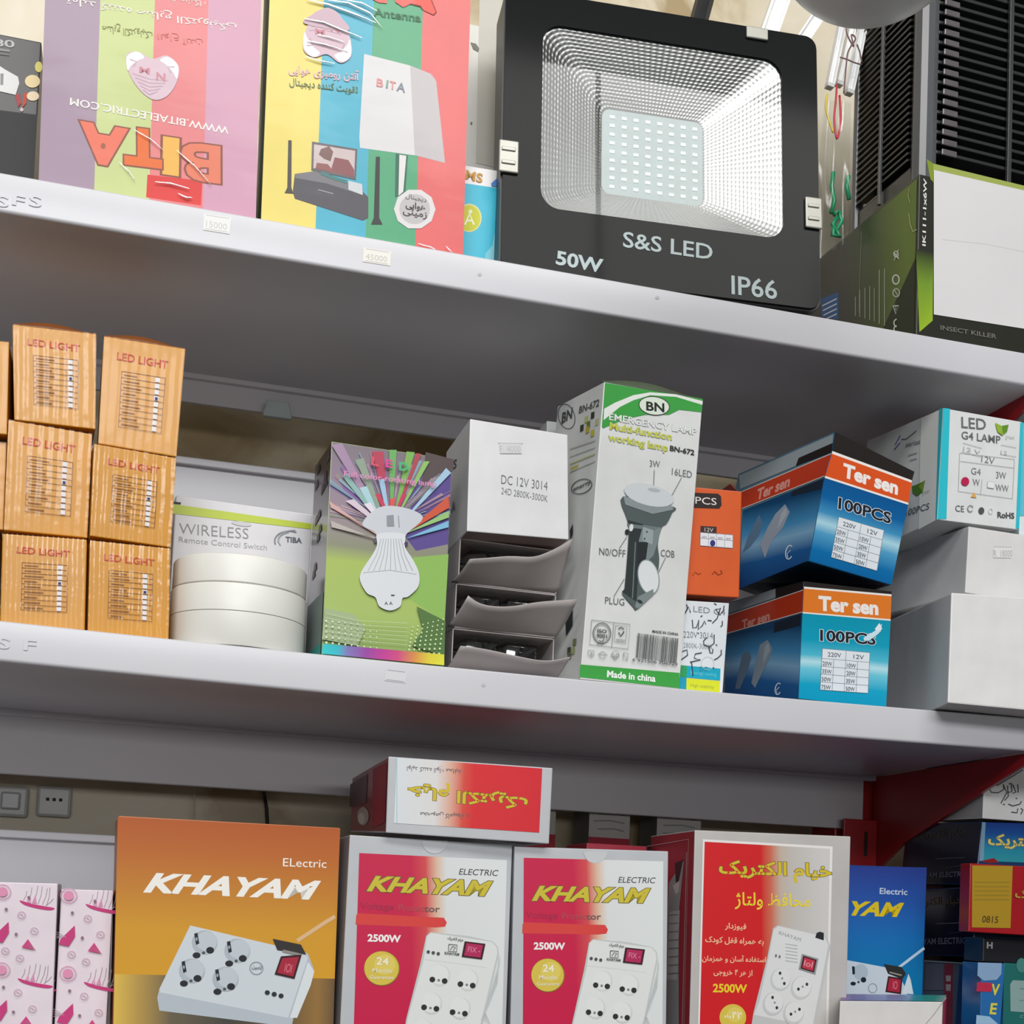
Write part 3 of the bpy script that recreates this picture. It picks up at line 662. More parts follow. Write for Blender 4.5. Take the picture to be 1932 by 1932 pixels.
wire([(1579, 160, 0), (1577, 190, 0), (1574, 225, 0), (1579, 262, 0), (1586, 228, 0), (1584, 180, 0)], .145, .0011, '#c2293a', 'red looped wire hanging below the narrow light bars')
wire([(1561, 178, 0), (1558, 200, 0), (1563, 224, 0), (1572, 250, 0)], .142, .0010, '#d9c02a', 'yellow wire hanging left of the red looped wire')
wire([(1600, 28, 0), (1597, 60, 0), (1611, 88, 0), (1606, 66, 0), (1614, 74, 0), (1600, 98, 0), (1596, 130, 0), (1592, 176, 0)], .130, .0008, '#6d4a4a', 'thin dark wire wound around the narrow light bars')
wire([(1585, 108, 0), (1598, 112, 0), (1612, 118, 0), (1626, 122, 0)], .131, .0007, '#7a5c58', 'thin wire tied across the narrow light bars')
wire([(1617, 84, 0), (1622, 98, 0), (1626, 118, 0)], .131, .0008, '#6b4a46', 'short dark wire beside the third narrow light bar')
def bag_sheet(poly, Y, name, m, parent, amp=.004, seed=2):
    rnd = random.Random(seed); n = 14; V = []; Fc = []; tl, tr, br, bl = poly
    for j in range(n + 1):
        for i in range(n + 1):
            u, v = i / n, j / n
            x = (tl[0] * (1 - u) + tr[0] * u) * (1 - v) + (bl[0] * (1 - u) + br[0] * u) * v; y = (tl[1] * (1 - u) + tr[1] * u) * (1 - v) + (bl[1] * (1 - u) + br[1] * u) * v
            V.append(on_y(x, y, Y + amp * math.sin(7 * u + 3 * v) + amp * .5 * math.sin(15 * u - 6 * v) + amp * .3 * rnd.random()))
    for j in range(n):
        for i in range(n): Fc.append((j * (n + 1) + i, j * (n + 1) + i + 1, (j + 1) * (n + 1) + i + 1, (j + 1) * (n + 1) + i))
    return mesh(name, V, Fc, m, parent, smooth=True)
bg = empty('plastic_bag', Matrix.Translation((0, 0, 0)), 'clear plastic bag with green ties between the floodlight and the black louvred appliance', 'bag')
BAG = film('bag_film', 0.035, (.95, .96, .955), 0.22, 0.15, 16, (1, 1, 1), False)
bag_sheet(((1557, 190), (1605, 195), (1600, 455), (1528, 500)), .118, 'bag_front', BAG, bg, .006); bag_sheet(((1555, 188), (1607, 192), (1600, 455), (1528, 500)), .15, 'bag_back', BAG, bg, .005, 5)
for pts in ([(1572, 325), (1569, 352), (1574, 380), (1568, 402)], [(1601, 332), (1597, 352), (1602, 376)], [(1573, 405), (1582, 398), (1588, 418), (1577, 436), (1570, 424), (1580, 410)], [(1576, 432), (1584, 446), (1571, 444), (1574, 420)]):
    tube('green_tie', [on_y(x, y, .125) for x, y in pts], .0022, mat('#138a5c', .35), bg, 8)
# ------------------------------------------------------------------ insect killer carton and the appliance on it
ikq = (0.6585, 0.0120, Z1, 0.0394, -0.0020, -0.0040, 0.2400, 0.1900, 0.1553)
b = Box('appliance_carton', 'black and green carton with a blank white front panel, right of the floodlight', ikq, {'*': '#2a2c2a', 'F': '#26261f', 'L': '#2d322c'}, rough=0.35)
p = Print(b, 'F', ZD)
p.quad((866, 1375), (962, 1400), (958, 1772), (885, 1835), grad([(0, '#8fae2a'), (.6, '#6f8f2e'), (1, '#2d3122')], 'v')); p.done('green_edge')
p = Print(b, 'F', ZD); p.poly([(962, 905), (1700, 1085), (1700, 1130), (962, 945)], '#98a452'); p.poly([(925, 880), (962, 905), (962, 1010), (945, 990)], '#7c8f2c')
p.done('green_edge')
p = Print(b, 'F', ZD); p.poly([(964, 940), (1800, 1130), (1800, 1870), (964, 1738)], mat('#d3d0d1', .4, 0, .02, 15)); p.line([(1010, 1325), (1250, 1350), (1500, 1400)], 4, '#bdb9ba'); p.done('white_panel')
p = Print(b, 'F', ZD); p.text('IK111-1x6W', (918, 1362), (925, 990), 22, '#d8d8d2', .02); p.text('INSECT KILLER', (1000, 1822), (1310, 1872), 26, '#6b6963', .02); p.done('lettering')
p = Print(b, 'L', ZD)
p.fquad(.02, .02, .985, .98, grad([(0.0, '#33373a'), (.40, '#33383a'), (.70, '#3f4d2c'), (1.0, '#647c30')], 'u', .3, 0, .12)); p.fpoly([(.985, .02), (.985, .5), (.55, .02)], '#2a3324')
p.quad((345, 1650), (440, 1615), (440, 1765), (345, 1750), ink('#2f5c96'))
p.done('printed_panel')
p = Print(b, 'L', ZD)
for k in range(4): p.line([(352 + k * 3, 1690 + k * 26), (432, 1650 + k * 28)], 9, '#cdd6dd')
for k, (x, y0, y1) in enumerate(((535, 1640, 1745), (560, 1600, 1750), (588, 1590, 1760), (615, 1580, 1768), (640, 1590, 1775), (668, 1490, 1790), (697, 1485, 1800))): p.line([(x, y0), (x, y1)], 9 if k > 4 else 7, '#aeb3a8')
p.line([(570, 1280), (560, 1560), (555, 1730)], 5, '#8a938c')
p.ring((760, 1545), 18, 25, 8, '#d5d8ce'); p.ring((762, 1618), 18, 22, 7, '#b9beb2'); p.line([(750, 1600), (775, 1640)], 7, '#b9beb2'); p.line([(745, 1690), (775, 1690), (760, 1735), (745, 1690)], 7, '#d5d8ce'); p.line([(760, 1690), (760, 1715)], 6, '#d5d8ce')
p.ring((765, 1785), 15, 20, 7, '#d5d8ce', a0=90, a1=270); p.ring((765, 1820), 15, 20, 7, '#d5d8ce', a0=90, a1=270); p.line([(750, 1440), (775, 1380)], 9, '#d5d8ce'); p.line([(748, 1395), (778, 1430)], 9, '#d5d8ce'); p.ring((762, 1405), 12, 16, 6, '#d5d8ce')
p.line([(835, 1040), (828, 1080), (838, 1120)], 6, '#b7c08a'); p.line([(832, 1180), (840, 1240), (855, 1280), (875, 1270)], 6, '#c5cc9c')
p.done('small_print')
zt = Z1 + 0.1553 + .0016
fp = on_y(1730, 322, .042)
dv = empty('insect_killer', Matrix.Translation((fp.x, .042, zt)) @ Matrix.Rotation(0.04, 4, 'Z'), 'black louvred insect killer with grey corner posts standing on the black and green carton', 'insect killer')
DK = mat('#1a1b1b', 0.3); PST = mat('#57585a', 0.25, 0, 0.04, 40); SLT = mat('#232525', 0.42, 0.0, 0.05, 60); SLF = mat('#6b6668', 0.25, 0.3, 0.1, 90)
DW, DD, DH = .22, .118, .30
box_obj('core', (.02, .02, .004), (DW - .02, DD - .02, DH), DK, dv)
for x, y in ((.012, .008), (DW - .012, .008), (.006, DD - .006), (DW - .006, DD - .006)):
    bm = bmesh.new(); r = .0115 if y < .02 else .006; bm_box(bm, (x - r, y - r * .8, 0), (x + r, y + r * .8, DH), r * .7); from_bm('corner_post', bm, PST, dv)
box_obj('base_frame', (.004, .004, .0), (DW - .004, DD - .004, .034), mat('#3a3b3a', .3), dv, .002)
for k in range(34):
    z = .040 + k * .0066
    bm = bmesh.new(); bm_box(bm, (-.0006, .018, -.0012), (.012, DD - .012, .0016), .0004)
    for v in bm.verts: v.co.z += v.co.x * .35
    o = from_bm('side_louvre', bm, SLT, dv); o.location = (.0015, 0, z)
bm = bmesh.new(); bm_box(bm, (-.0012, DD * .52, .018), (.002, DD * .52 + .0035, DH), .0004); from_bm('divider', bm, mat('#4a4c4c', .3), dv)
for k in range(24):
    z = .044 + k * .0098
    bm = bmesh.new(); bm_box(bm, (.022, -.001, -.0012), (DW - .022, .010, .0022), .0006)
    for v in bm.verts: v.co.z -= v.co.y * .25
    o = from_bm('front_louvre', bm, SLT, dv); o.location = (0, .003, z)
    o = box_obj('louvre_tab', (.0255, -.0022, z - .0035), (.042, .0002, z + .0025), SLF, dv, .0008)
bm = bmesh.new()
for k in range(22): bm_box(bm, (.045 + k * .007, .0135, .02), (.0465 + k * .007, .015, DH))
from_bm('inner_grid', bm, mat('#58595a', .25, .6), dv)
bm = bmesh.new(); bm_box(bm, (.098, -.003, .018), (.1025, .0005, DH), .0004); from_bm('divider', bm, mat('#3c3d3d', .3), dv)
# ------------------------------------------------------------------ hanging globe lamp
c = on_y(1650, -178, -.32)
gl = empty('globe_lamp', Matrix.Translation(c), 'pale grey round globe lamp hanging at the top edge above the black louvred appliance', 'lamp')
R0 = 202 / F_PX * (RW @ (c - CAM_POS)).z
lathe('globe', [(R0 * math.cos(math.radians(a)) + 1e-5, R0 * math.sin(math.radians(a))) for a in range(-90, 76, 5)], mat('#dfe4e2', .35, 0, .02, 10), gl, 72)
for m_ in [o_ for o_ in gl.children][0].data.materials:
    bs = m_.node_tree.nodes['Principled BSDF']; bs.inputs['Subsurface Weight'].default_value = 0.7; bs.inputs['Subsurface Radius'].default_value = (.06, .06, .06)
lathe('lamp_holder', [(.024, R0 * .93), (.026, R0 * 1.0), (.022, R0 * 1.2), (.008, R0 * 1.3)], mat('#e2e2e0', .35), gl, 32)
tube('cord', [(0, 0, R0 * 1.25), (0, 0, R0 * 1.25 + .6)], .003, mat('#e8e8e6', .5), gl)
# ------------------------------------------------------------------ middle shelf: orange bulb boxes
def rib_film(name, amp, sc):
    m = film(name, .004 + amp * .032, (1, 1, 1), 0.2, fres=False)
    nt = m.node_tree
    if 'Wave Texture' in nt.nodes: return m
    g = [n for n in nt.nodes if n.type == 'BSDF_GLOSSY'][0]; fr = [n for n in nt.nodes if n.type == 'FRESNEL'][0]
    tc = nt.nodes.new('ShaderNodeTexCoord'); wv = nt.nodes.new('ShaderNodeTexWave'); wv.bands_direction = 'X'; wv.inputs['Scale'].default_value = sc; wv.inputs['Distortion'].default_value = 0.8; wv.inputs['Detail'].default_value = 1
    ns = nt.nodes.new('ShaderNodeTexNoise'); ns.inputs['Scale'].default_value = 90; ns.inputs['Detail'].default_value = 2
    ad = nt.nodes.new('ShaderNodeMath'); ad.operation = 'MULTIPLY_ADD'; ad.inputs[1].default_value = 0.9
    bp = nt.nodes.new('ShaderNodeBump'); bp.inputs['Strength'].default_value = amp; bp.inputs['Distance'].default_value = 0.0011
    nt.links.new(tc.outputs['Object'], wv.inputs['Vector']); nt.links.new(tc.outputs['Object'], ns.inputs['Vector'])
    nt.links.new(wv.outputs['Fac'], ad.inputs[2]); nt.links.new(ns.outputs['Fac'], ad.inputs[0]); nt.links.new(ad.outputs[0], bp.inputs['Height'])
    nt.links.new(bp.outputs[0], g.inputs['Normal']); nt.links.new(bp.outputs[0], fr.inputs['Normal'])
    return m
RF = [rib_film('ribbed_film_%d' % i, a, 44) for i, a in enumerate((0.3, 0.6, 0.9))]
def led_box(label, q, px, film_k, bulge=.0008, seed=1):
    b = Box('bulb_box', label, q, {'*': '#c98a1c', 'F': '#cd8c0c'}, px=px, group='small orange bulb boxes stacked on the middle shelf', rough=0.38)
    p = Print(b, 'F', 'f'); p.text('LED LIGHT', (.17, .80), (.80, .79), .075, '#c2452a', .02); p.done('lettering')
    p = Print(b, 'F', 'f')
    for k in range(10):
        v = .70 - k * .057; p.line([(.24, v), (.78, v)], .00035, '#7d4e22')
        if k < 9:
            p.fpoly([(.66, v - .050), (.715, v - .050), (.715, v - .008), (.66, v - .008)], '#e3e2e4')
            p.line([(.27, v - .03), (.27 + .16 + .1 * ((k * 7 + seed) % 3) / 3, v - .03)], .0009, '#9c642c')
    p.line([(.24, .70), (.24, .187)], .00035, '#7d4e22'); p.line([(.78, .70), (.78, .187)], .00035, '#7d4e22')
    p.fpoly([(.67, .70 - 3 * .057 - .045), (.705, .70 - 3 * .057 - .045), (.705, .70 - 3 * .057 - .02), (.67, .70 - 3 * .057 - .02)], '#33336a')
    p.done('printed_table')
    if seed in (11, 12): top_flap(b, .006, .006, '#7a4214')
    rnd = random.Random(seed); n = 22; V = []; Fc = []; L, R_, T, B_ = b.c['FLB'], b.c['FRB'], b.c['FRT'], b.c['FLT']
    for j in range(n + 1):
        for i in range(n + 1):
            u, v = i / n, j / n
            P = (L * (1 - u) + R_ * u) * (1 - v) + (B_ * (1 - u) + T * u) * v
            e = min(u, 1 - u, v, 1 - v)
            V.append(P + Vector((0, -.0012 - bulge * min(1, e * 6) * (.6 + .4 * math.sin(6 * u + seed) * math.sin(5 * v + 2 * seed)) - .0002 * rnd.random(), 0)))
    for j in range(n):
        for i in range(n): Fc.append((j * (n + 1) + i, j * (n + 1) + i + 1, (j + 1) * (n + 1) + i + 1, (j + 1) * (n + 1) + i))
    mesh('shrink_wrap', V, Fc, RF[film_k], b.root, smooth=True)['label'] = 'glossy clear wrap'
    return b
led_box('orange bulb box at the picture edge, upper of two, left of the tall orange stacks', (-0.1622, 0.0127, 0.1411, 0.0004, 0.0035, -0.0424, 0.0605, 0.0700, 0.0703), None, 0, seed=2)
led_box('orange bulb box at the picture edge, under the upper edge box', (-0.1620, 0.0202, 0.0719, 0.0001, 0.0024, -0.0279, 0.0616, 0.0700, 0.0663), None, 0, seed=5)
led_box('orange bulb box at the picture edge, lowest, standing on the shelf', (-0.1630, 0.0202, 0.0, 0.0001, 0.0024, -0.02, 0.0616, 0.0700, 0.0690), None, 0, seed=6)
led_box('bottom orange bulb box of the left full stack, standing on the shelf', (-0.0974, 0.0120, 0, -0.0138, 0.0010, -0.0379, 0.0597, 0.0700, 0.0689), None, 2, .0012, 3)
led_box('bottom orange bulb box of the right stack, beside the white round discs', (-0.0355, 0.0120, 0, 0.1150, -0.0087, -0.0372, 0.0595, 0.0700, 0.0712), None, 2, .0012, 4)
led_box('middle orange bulb box of the left full stack, with a torn wrap corner', (-0.0997, 0.0126, 0.0725, 0.0991, 0, -0.0181, 0.0597, 0.0700, 0.0817), dict(FLT=(16, 792), FRT=(174, 819), FRB=(165, 1015), FLB=(7, 1000)), 1, seed=8)
led_box('middle orange bulb box of the right stack, with the strongest white glare', (-0.0389, 0.0122, 0.0743, 0.1289, -0.0024, -0.0030, 0.0606, 0.0700, 0.0706), dict(FLT=(177.5, 837), FRT=(333, 864), FRB=(322, 1033), FLB=(170, 1011)), 2, .0016, 9)
led_box('top orange bulb box of the left full stack', (-0.0983, 0.0135, 0.1553, 0.0726, 0.0008, -0.0569, 0.0591, 0.0700, 0.0726), dict(FLT=(23.5, 612), FRT=(182, 630), FRB=(180, 810), FLB=(27, 792)), 1, seed=11)
led_box('top orange bulb box of the right stack, with the clearest red lettering', (-0.0377, 0.0164, 0.1463, 0.0422, 0.0038, 0.0064, 0.0595, 0.0700, 0.0847), dict(FLT=(196, 634), FRT=(350, 658), FRB=(333, 862), FLB=(185, 837)), 0, seed=12)
# ------------------------------------------------------------------ wireless switch box and the white discs
b = Box('switch_carton', 'white carton with a lime stripe behind the round white discs', (0.0243, 0.1100, 0, 0.0703, -0.0040, 0.0007, 0.1154, 0.0500, 0.1417), {'*': '#d0d0d2', 'F': '#d2d1d4'}, rough=.35)
p = Print(b, 'F', ZF); p.poly([(60, 612), (925, 735), (922, 768), (55, 670)], mat('#b4c62c', .4, 0, .04, 30)); p.poly([(75, 600), (135, 606), (130, 618), (75, 612)], '#2c2c2c'); p.done('lime_stripe')
p = Print(b, 'F', ZF); p.text('WIRELESS', (122, 795), (543, 828), 68, '#8c8f92', -.012); p.text('Remote Control Switch', (120, 845), (655, 895), 34, '#a6a9ab', -.005)
p.text('TIBA', (768, 845), (867, 853), 34, '#5f646a', .03); p.done('lettering')
p = Print(b, 'F', ZF); p.ring((790, 840), 88, 60, 8, '#7b8086', a0=60, a1=200); p.ring((800, 838), 75, 50, 7, '#9aa0a5', a0=100, a1=215); p.ring((812, 838), 92, 64, 5, '#a7abb0', a0=80, a1=190); p.done('printed_emblem')
p = Print(b, 'F', ZF); p.ell((500, 735), 62, 14, '#c9c9cc', 8); p.poly([(455, 940), (480, 945), (500, 985), (490, 990), (470, 960)], '#8f9296'); p.done('hang_tab')
WD = mat('#e3e2da', 0.4, 0, 0.02, 20)
def disc(label, z, r, hh, seam=None, cx=.0772, cy=.0545):
    d = empty('round_lamp', Matrix.Translation((cx, cy, z)), label, 'round lamp', 'white round discs')
    if seam:
        lathe('base_ring', [(r * .985, 0), (r * .998, .0012), (r * .998, seam)], WD, d, 96); lathe('cover', [(r, seam + .0005), (r, hh - .0016), (r - .0006, hh - .0006), (r - .002, hh)], WD, d, 96)
    else:
        lathe('base_ring', [(r * .985, 0), (r * .995, .0006)], WD, d, 96); lathe('cover', [(r, .0006), (r, hh - .0016), (r - .0006, hh - .0006), (r - .002, hh)], WD, d, 96)
disc('lower of two stacked white round plastic discs, in front of the wireless switch carton', .0004, .0535, .0485, .0262)
disc('upper of two stacked white round plastic discs, in front of the wireless switch carton', .0491, .0527, .0225)
# ------------------------------------------------------------------ colour lamp box
b = Box('lamp_carton', 'colourful carton with a white bulb and light rays, beside the white discs', (0.1396, 0.0119, 0, 0.0569, 0.0084, -0.0060, 0.0993, 0.0686, 0.1709), {'*': '#3f3a3c', 'L': '#3b3036', 'F': '#9aa77a'}, rough=.25, coat=.3)
p = Print(b, 'F', ZF)
p.fquad(.004, .004, .996, .996, grad([(0, '#7d9c5e'), (.06, '#93ad63'), (.22, '#a7be6a'), (.45, '#a9bd62'), (.52, '#8d8f78'), (.66, '#9a8a93'), (.85, '#8f7c8e'), (1, '#7f777c')], 'v', .3))
p.poly([(1545, 940), (1758, 920), (1735, 1330), (1500, 1180)], '#8fb85c'); p.poly([(1560, 560), (1775, 380), (1755, 860), (1560, 900), (1470, 780)], '#5d4c8e'); p.poly([(1100, 480), (1300, 560), (1330, 720), (1170, 640)], '#83609c'); p.poly([(1600, 420), (1700, 380), (1560, 560), (1500, 600)], '#6e5a9a')
p.poly([(1620, 300), (1790, 345), (1785, 420), (1700, 430), (1590, 520)], '#584d4c')
rays = [((1045, 260), (1110, 250), 1330, 700, '#a58aa5'), ((1110, 450), (1140, 430), 1340, 720, '#8fb5b0'), ((1190, 350), (1240, 340), 1350, 690, '#91a08e'), ((1215, 520), (1260, 510), 1350, 740, '#a9cfd6'), ((1290, 300), (1360, 300), 1380, 640, '#b5455c'), ((1395, 290), (1440, 290), 1410, 640, '#6fae66'), ((1330, 470), (1365, 465), 1385, 660, '#9fc3dd'), ((1500, 300), (1550, 305), 1440, 640, '#7fb35b'), ((1560, 310), (1590, 315), 1450, 640, '#b04a54'), ((1605, 360), (1640, 360), 1460, 660, '#8fbf6a'), ((1740, 400), (1770, 430), 1480, 720, '#a6c7de'), ((1310, 560), (1340, 555), 1390, 690, '#c9405a'), ((1400, 590), (1430, 580), 1410, 690, '#e2564e'), ((1470, 560), (1500, 560), 1430, 680, '#c93c66'), ((1030, 600), (1040, 640), 1330, 800, '#cfa8a0'), ((1755, 570), (1760, 640), 1480, 800, '#cf5a3f'), ((1755, 660), (1758, 700), 1480, 800, '#98c27a'), ((1755, 720), (1755, 760), 1480, 830, '#7fb9d9'), ((1040, 720), (1045, 760), 1340, 830, '#b9b0aa'), ((1130, 600), (1180, 590), 1370, 760, '#d5c5d0'), ((1240, 620), (1280, 610), 1380, 760, '#e4d9e2')]
rr = random.Random(21)
for k in range(70):
    a = math.radians(188 + 164 * rr.random()); L0 = 110 + 60 * rr.random(); L1 = 220 + 250 * rr.random(); wd = .008 + .02 * rr.random(); cx, cy = 1405, 740
    tip = lambda r, o: (min(1768, max(1038, cx + r * math.cos(a + o))), max(270 + (cx + r * math.cos(a + o) - 1050) * .14, cy + r * math.sin(a + o)))
    p.poly([tip(L0, -wd * .3), tip(L1, -wd), tip(L1 * 1.02, wd), tip(L0, wd * .3)], rr.choice(('#9a8fa6', '#7f94a4', '#8a6f94', '#a58a9c', '#7d9a86', '#9c7a8a', '#6f6a9c', '#b59aa4', '#88a8b4', '#8f8f80')))
for a, c, x, y, h in rays: p.poly([a, c, (x + 8, y), (x - 8, y + 8)], h)
p.blob([(1330, 640), (1480, 640), (1600, 700), (1500, 800), (1480, 850), (1330, 850), (1310, 790), (1230, 740)], '#c9cdd3')
p.done('printed_rays')
p = Print(b, 'F', ZF)
p.blob([(1330, 800), (1480, 800), (1490, 880), (1540, 960), (1575, 1040), (1570, 1120), (1510, 1180), (1475, 1190), (1460, 1240), (1400, 1265), (1335, 1240), (1310, 1185), (1260, 1160), (1220, 1090), (1225, 1030), (1290, 930), (1320, 870)], '#d9dcdf')
for k in range(9): x0 = 1345 + k * 15; x1 = 1265 + k * 34; p.line([(x0, 830), (x0 + (x1 - x0) * .35, 930), (x1, 1025)], 4, '#a9adb3')
p.line([(1235, 1035), (1400, 1020), (1560, 1045)], 4, '#bcc0c4'); p.poly([(1378, 690), (1420, 685), (1425, 755), (1380, 755)], '#8f949a'); p.line([(1450, 690), (1455, 760)], 6, '#9ba0a6')
p.poly([(1405, 1168), (1428, 1170), (1425, 1178), (1405, 1177)], '#55585c'); p.text('A A', (1365, 1230), (1415, 1230), 20, '#6c7074', .02); p.ell((1310, 840), 9, 16, '#5d5a66'); p.ell((1497, 860), 12, 12, '#4f3f6a')
p.done('printed_bulb')
p = Print(b, 'F', ZF)
p.poly([(1004, 1250), (1180, 1290), (1250, 1380), (1200, 1480), (985, 1440)], '#a3b48a'); p.poly([(1560, 1240), (1735, 1330), (1728, 1540), (1530, 1480), (1600, 1380)], '#55763f')
for r in range(9):
    for c in range(7): p.ell((1722 - c * 31 - r * 4, 1318 + r * 30 + c * 8 - c * r * 1.2), 4.5 + r * .35, 4.5 + r * .35, '#cfe0b0', n=8)
for r in range(5):
    for c in range(9): p.ell((1010 + c * 38, 1330 + r * 33 + c * 4), 7 - c * .4, 7 - c * .4, '#dbe8cf', n=7)
for k in range(6): p.line([(1005, 1285 + k * 26), (1200, 1330 + k * 24), (1500, 1345 + k * 26)], 2.5, '#c3d3a6')
p.quad((990, 1470), (1722, 1535), (1722, 1600), (980, 1530), grad([(0, '#35c2c4'), (.12, '#35b4c4'), (.2, '#7a78b4'), (.35, '#94489c'), (.5, '#bd3f92'), (.62, '#c94f7c'), (.75, '#d38b4a'), (.88, '#d8c83f'), (1, '#d6d83f')], 'u', .3))
p.done('printed_border')
p = Print(b, 'F', ZF); p.text('L', (1278, 385), (1325, 395), 52, '#d8536a', .03); p.text('E', (1367, 400), (1410, 405), 50, '#d84a9a', .03); p.text('D', (1448, 418), (1505, 425), 52, '#4fb37c', .04); p.text('Full color rotating lamp', (1115, 455), (1675, 520), 34, '#d98ab5', .015); p.done('lettering')
p = Print(b, 'L', 'f')
for k in range(12):
    r = random.Random(k); u, v = r.random() * .8, .35 + r.random() * .6; p.fpoly([(u, v), (u + .2, v + .01), (u + .15, v + .05), (u + .05, v + .04)], r.choice(('#5a4650', '#2a2526', '#6a5a5c', '#4a3a44')))
p.fquad(.02, .01, .99, .3, '#73807a'); p.fquad(.02, .0, .99, .06, '#2f8f86'); p.done('side_print')
# ------------------------------------------------------------------ white open boxes with trays
CRD = mat('#b3aba8', .5, 0, .04, 40); INN = mat('#a88f8a', .6, 0, .05, 50); DKI = mat('#3b3a3b', .6)
b = Box('lamp_box', 'closed white box marked DC 12V on top of the open white boxes', (0.2527, 0.0126, 0.1138, 0.0279, -0.0478, -0.0192, 0.0862, 0.0738, 0.0923), {'*': '#dadada', 'L': '#cfcfcf', 'B': '#a58f8b'}, px=dict(FLT=(887, 790), FRT=(1071, 820), FRB=(1073, 1018), FLB=(881, 1002), KLT=(842, 853)), group='white boxes stacked beside the torch carton', rough=.45)
p = Print(b, 'F', ZG); p.text('DC 12V 3014', (453, 725), (725, 765), 55, '#6f7072', -.008); p.text('24D 2800K-3000K', (453, 785), (725, 833), 40, '#77787a', -.012); p.done('lettering')
p = Print(b, 'F', ZG); p.poly([(445, 550), (575, 548), (572, 490), (440, 488)], '#d3d3d4'); p.line([(435, 487), (580, 490)], 3.5, '#a9a9ab'); p.line([(448, 548), (572, 548)], 3.5, '#a9a9ab'); p.text('F  4000', (448, 540), (568, 540), 38, '#bdbdbf', .0); p.done('price_sticker')
p = Print(b, 'L', ZG); p.text('S', (172, 640), (192, 630), 50, '#55585c', .02); p.text('A', (160, 900), (185, 880), 60, '#4f5357', .02); p.done('side_lettering')
def open_box(label, x, z, w_, h_, d_, yaw, edge, inside=True, edge_dark=None):
    M = Matrix.Translation((x, .034, z)) @ Matrix.Rotation(yaw, 4, 'Z')
    r = empty('lamp_box', M, label, 'box', 'white boxes stacked beside the torch carton'); t = .0008
    bm = bmesh.new()
    for a, c in (((0, 0, 0), (w_, d_, t)), ((0, 0, h_ - t), (w_, d_, h_)), ((0, 0, 0), (t, d_, h_)), ((w_ - t, 0, 0), (w_, d_, h_)), ((0, d_ - t, 0), (w_, d_, h_))): bm_box(bm, a, c)
    from_bm('carton_body', bm, CRD, r)
    Mi = M.inverted(); E = []
    # the opened front flap: hinged on the bottom edge, curling forward to a free edge
    n = 24; rows = 6; F = []
    for i in range(n + 1):
        t_ = i / n * (len(edge) - 1); k = min(int(t_), len(edge) - 2); f = t_ - k
        e0, e1 = edge[k], edge[k + 1]
        px, py = z2(ZP, e0[0] + (e1[0] - e0[0]) * f, e0[1] + (e1[1] - e0[1]) * f)
        F.append(Mi @ on_y(px, py, .004))
    for s in range(3):
        F = [F[0]] + [(F[i - 1] + F[i] * 2 + F[i + 1]) / 4 for i in range(1, n)] + [F[-1]]
    V = []; Fc = []
    for j in range(rows + 1):
        v = j / rows
        for i in range(n + 1):
            A = Vector((w_ * (-.06 + 1.08 * i / n), .002, .0004)); P = A.lerp(F[i], v); P.z -= .0022 * math.sin(math.pi * v) * (1 - .5 * v)
            V.append(P)
    for j in range(rows):
        for i in range(n): Fc.append((j * (n + 1) + i, j * (n + 1) + i + 1, (j + 1) * (n + 1) + i + 1, (j + 1) * (n + 1) + i))
    o = mesh('lid_flap', V, Fc, [CRD, INN], r, smooth=True); o['label'] = 'curled open flap'
    so = o.modifiers.new('card', 'SOLIDIFY'); so.thickness = .0007; so.offset = 0
    if inside:
        bm = bmesh.new()
        for k in range(2):
            bm_box(bm, (w_ * (.12 + .40 * k), .006, .002), (w_ * (.48 + .40 * k), d_ * .9, h_ * .86), .004)
        o = from_bm('blister_tray', bm, film('blister_film', .10, (.86, .88, .88), .07), r, True); o['label'] = 'clear plastic blister tray'
        bm = bmesh.new()
        for k in range(4): bm_box(bm, (w_ * (.17 + .2 * k), .016, .003), (w_ * (.25 + .2 * k), .05, h_ * .55), .002)
        from_bm('lamp_capsule', bm, mat('#8e938f', .4), r)
    return r
open_box('open white box directly below the closed one, its flap curling up at the right', .2515, .0748, .086, .0375, .075, .03, [(290, 470), (420, 462), (600, 447), (760, 430), (900, 440), (1030, 447), (1120, 425), (1250, 370), (1380, 305), (1495, 225)])
open_box('middle open white box, its curled flap showing a dark hollow at the left', .2500, .0375, .087, .0368, .075, .02, [(270, 895), (330, 950), (420, 1000), (540, 1025), (700, 1032), (840, 1022), (980, 990), (1150, 965), (1350, 955), (1560, 940)])
open_box('lowest open white box, its flat flap resting near the shelf edge', .2490, .0008, .088, .0360, .075, .02, [(180, 1490), (350, 1505), (560, 1545), (760, 1590), (950, 1635), (1100, 1662), (1220, 1668), (1330, 1655), (1420, 1630), (1470, 1620)])
b = Box('spare_box', 'narrow white carton standing behind, in the gap between the DC box and the torch carton', (0.3523, 0.1200, 0, -0.0011, -0.0045, -0.0181, 0.03, 0.0500, 0.2549), {'*': '#cfd0d0'})
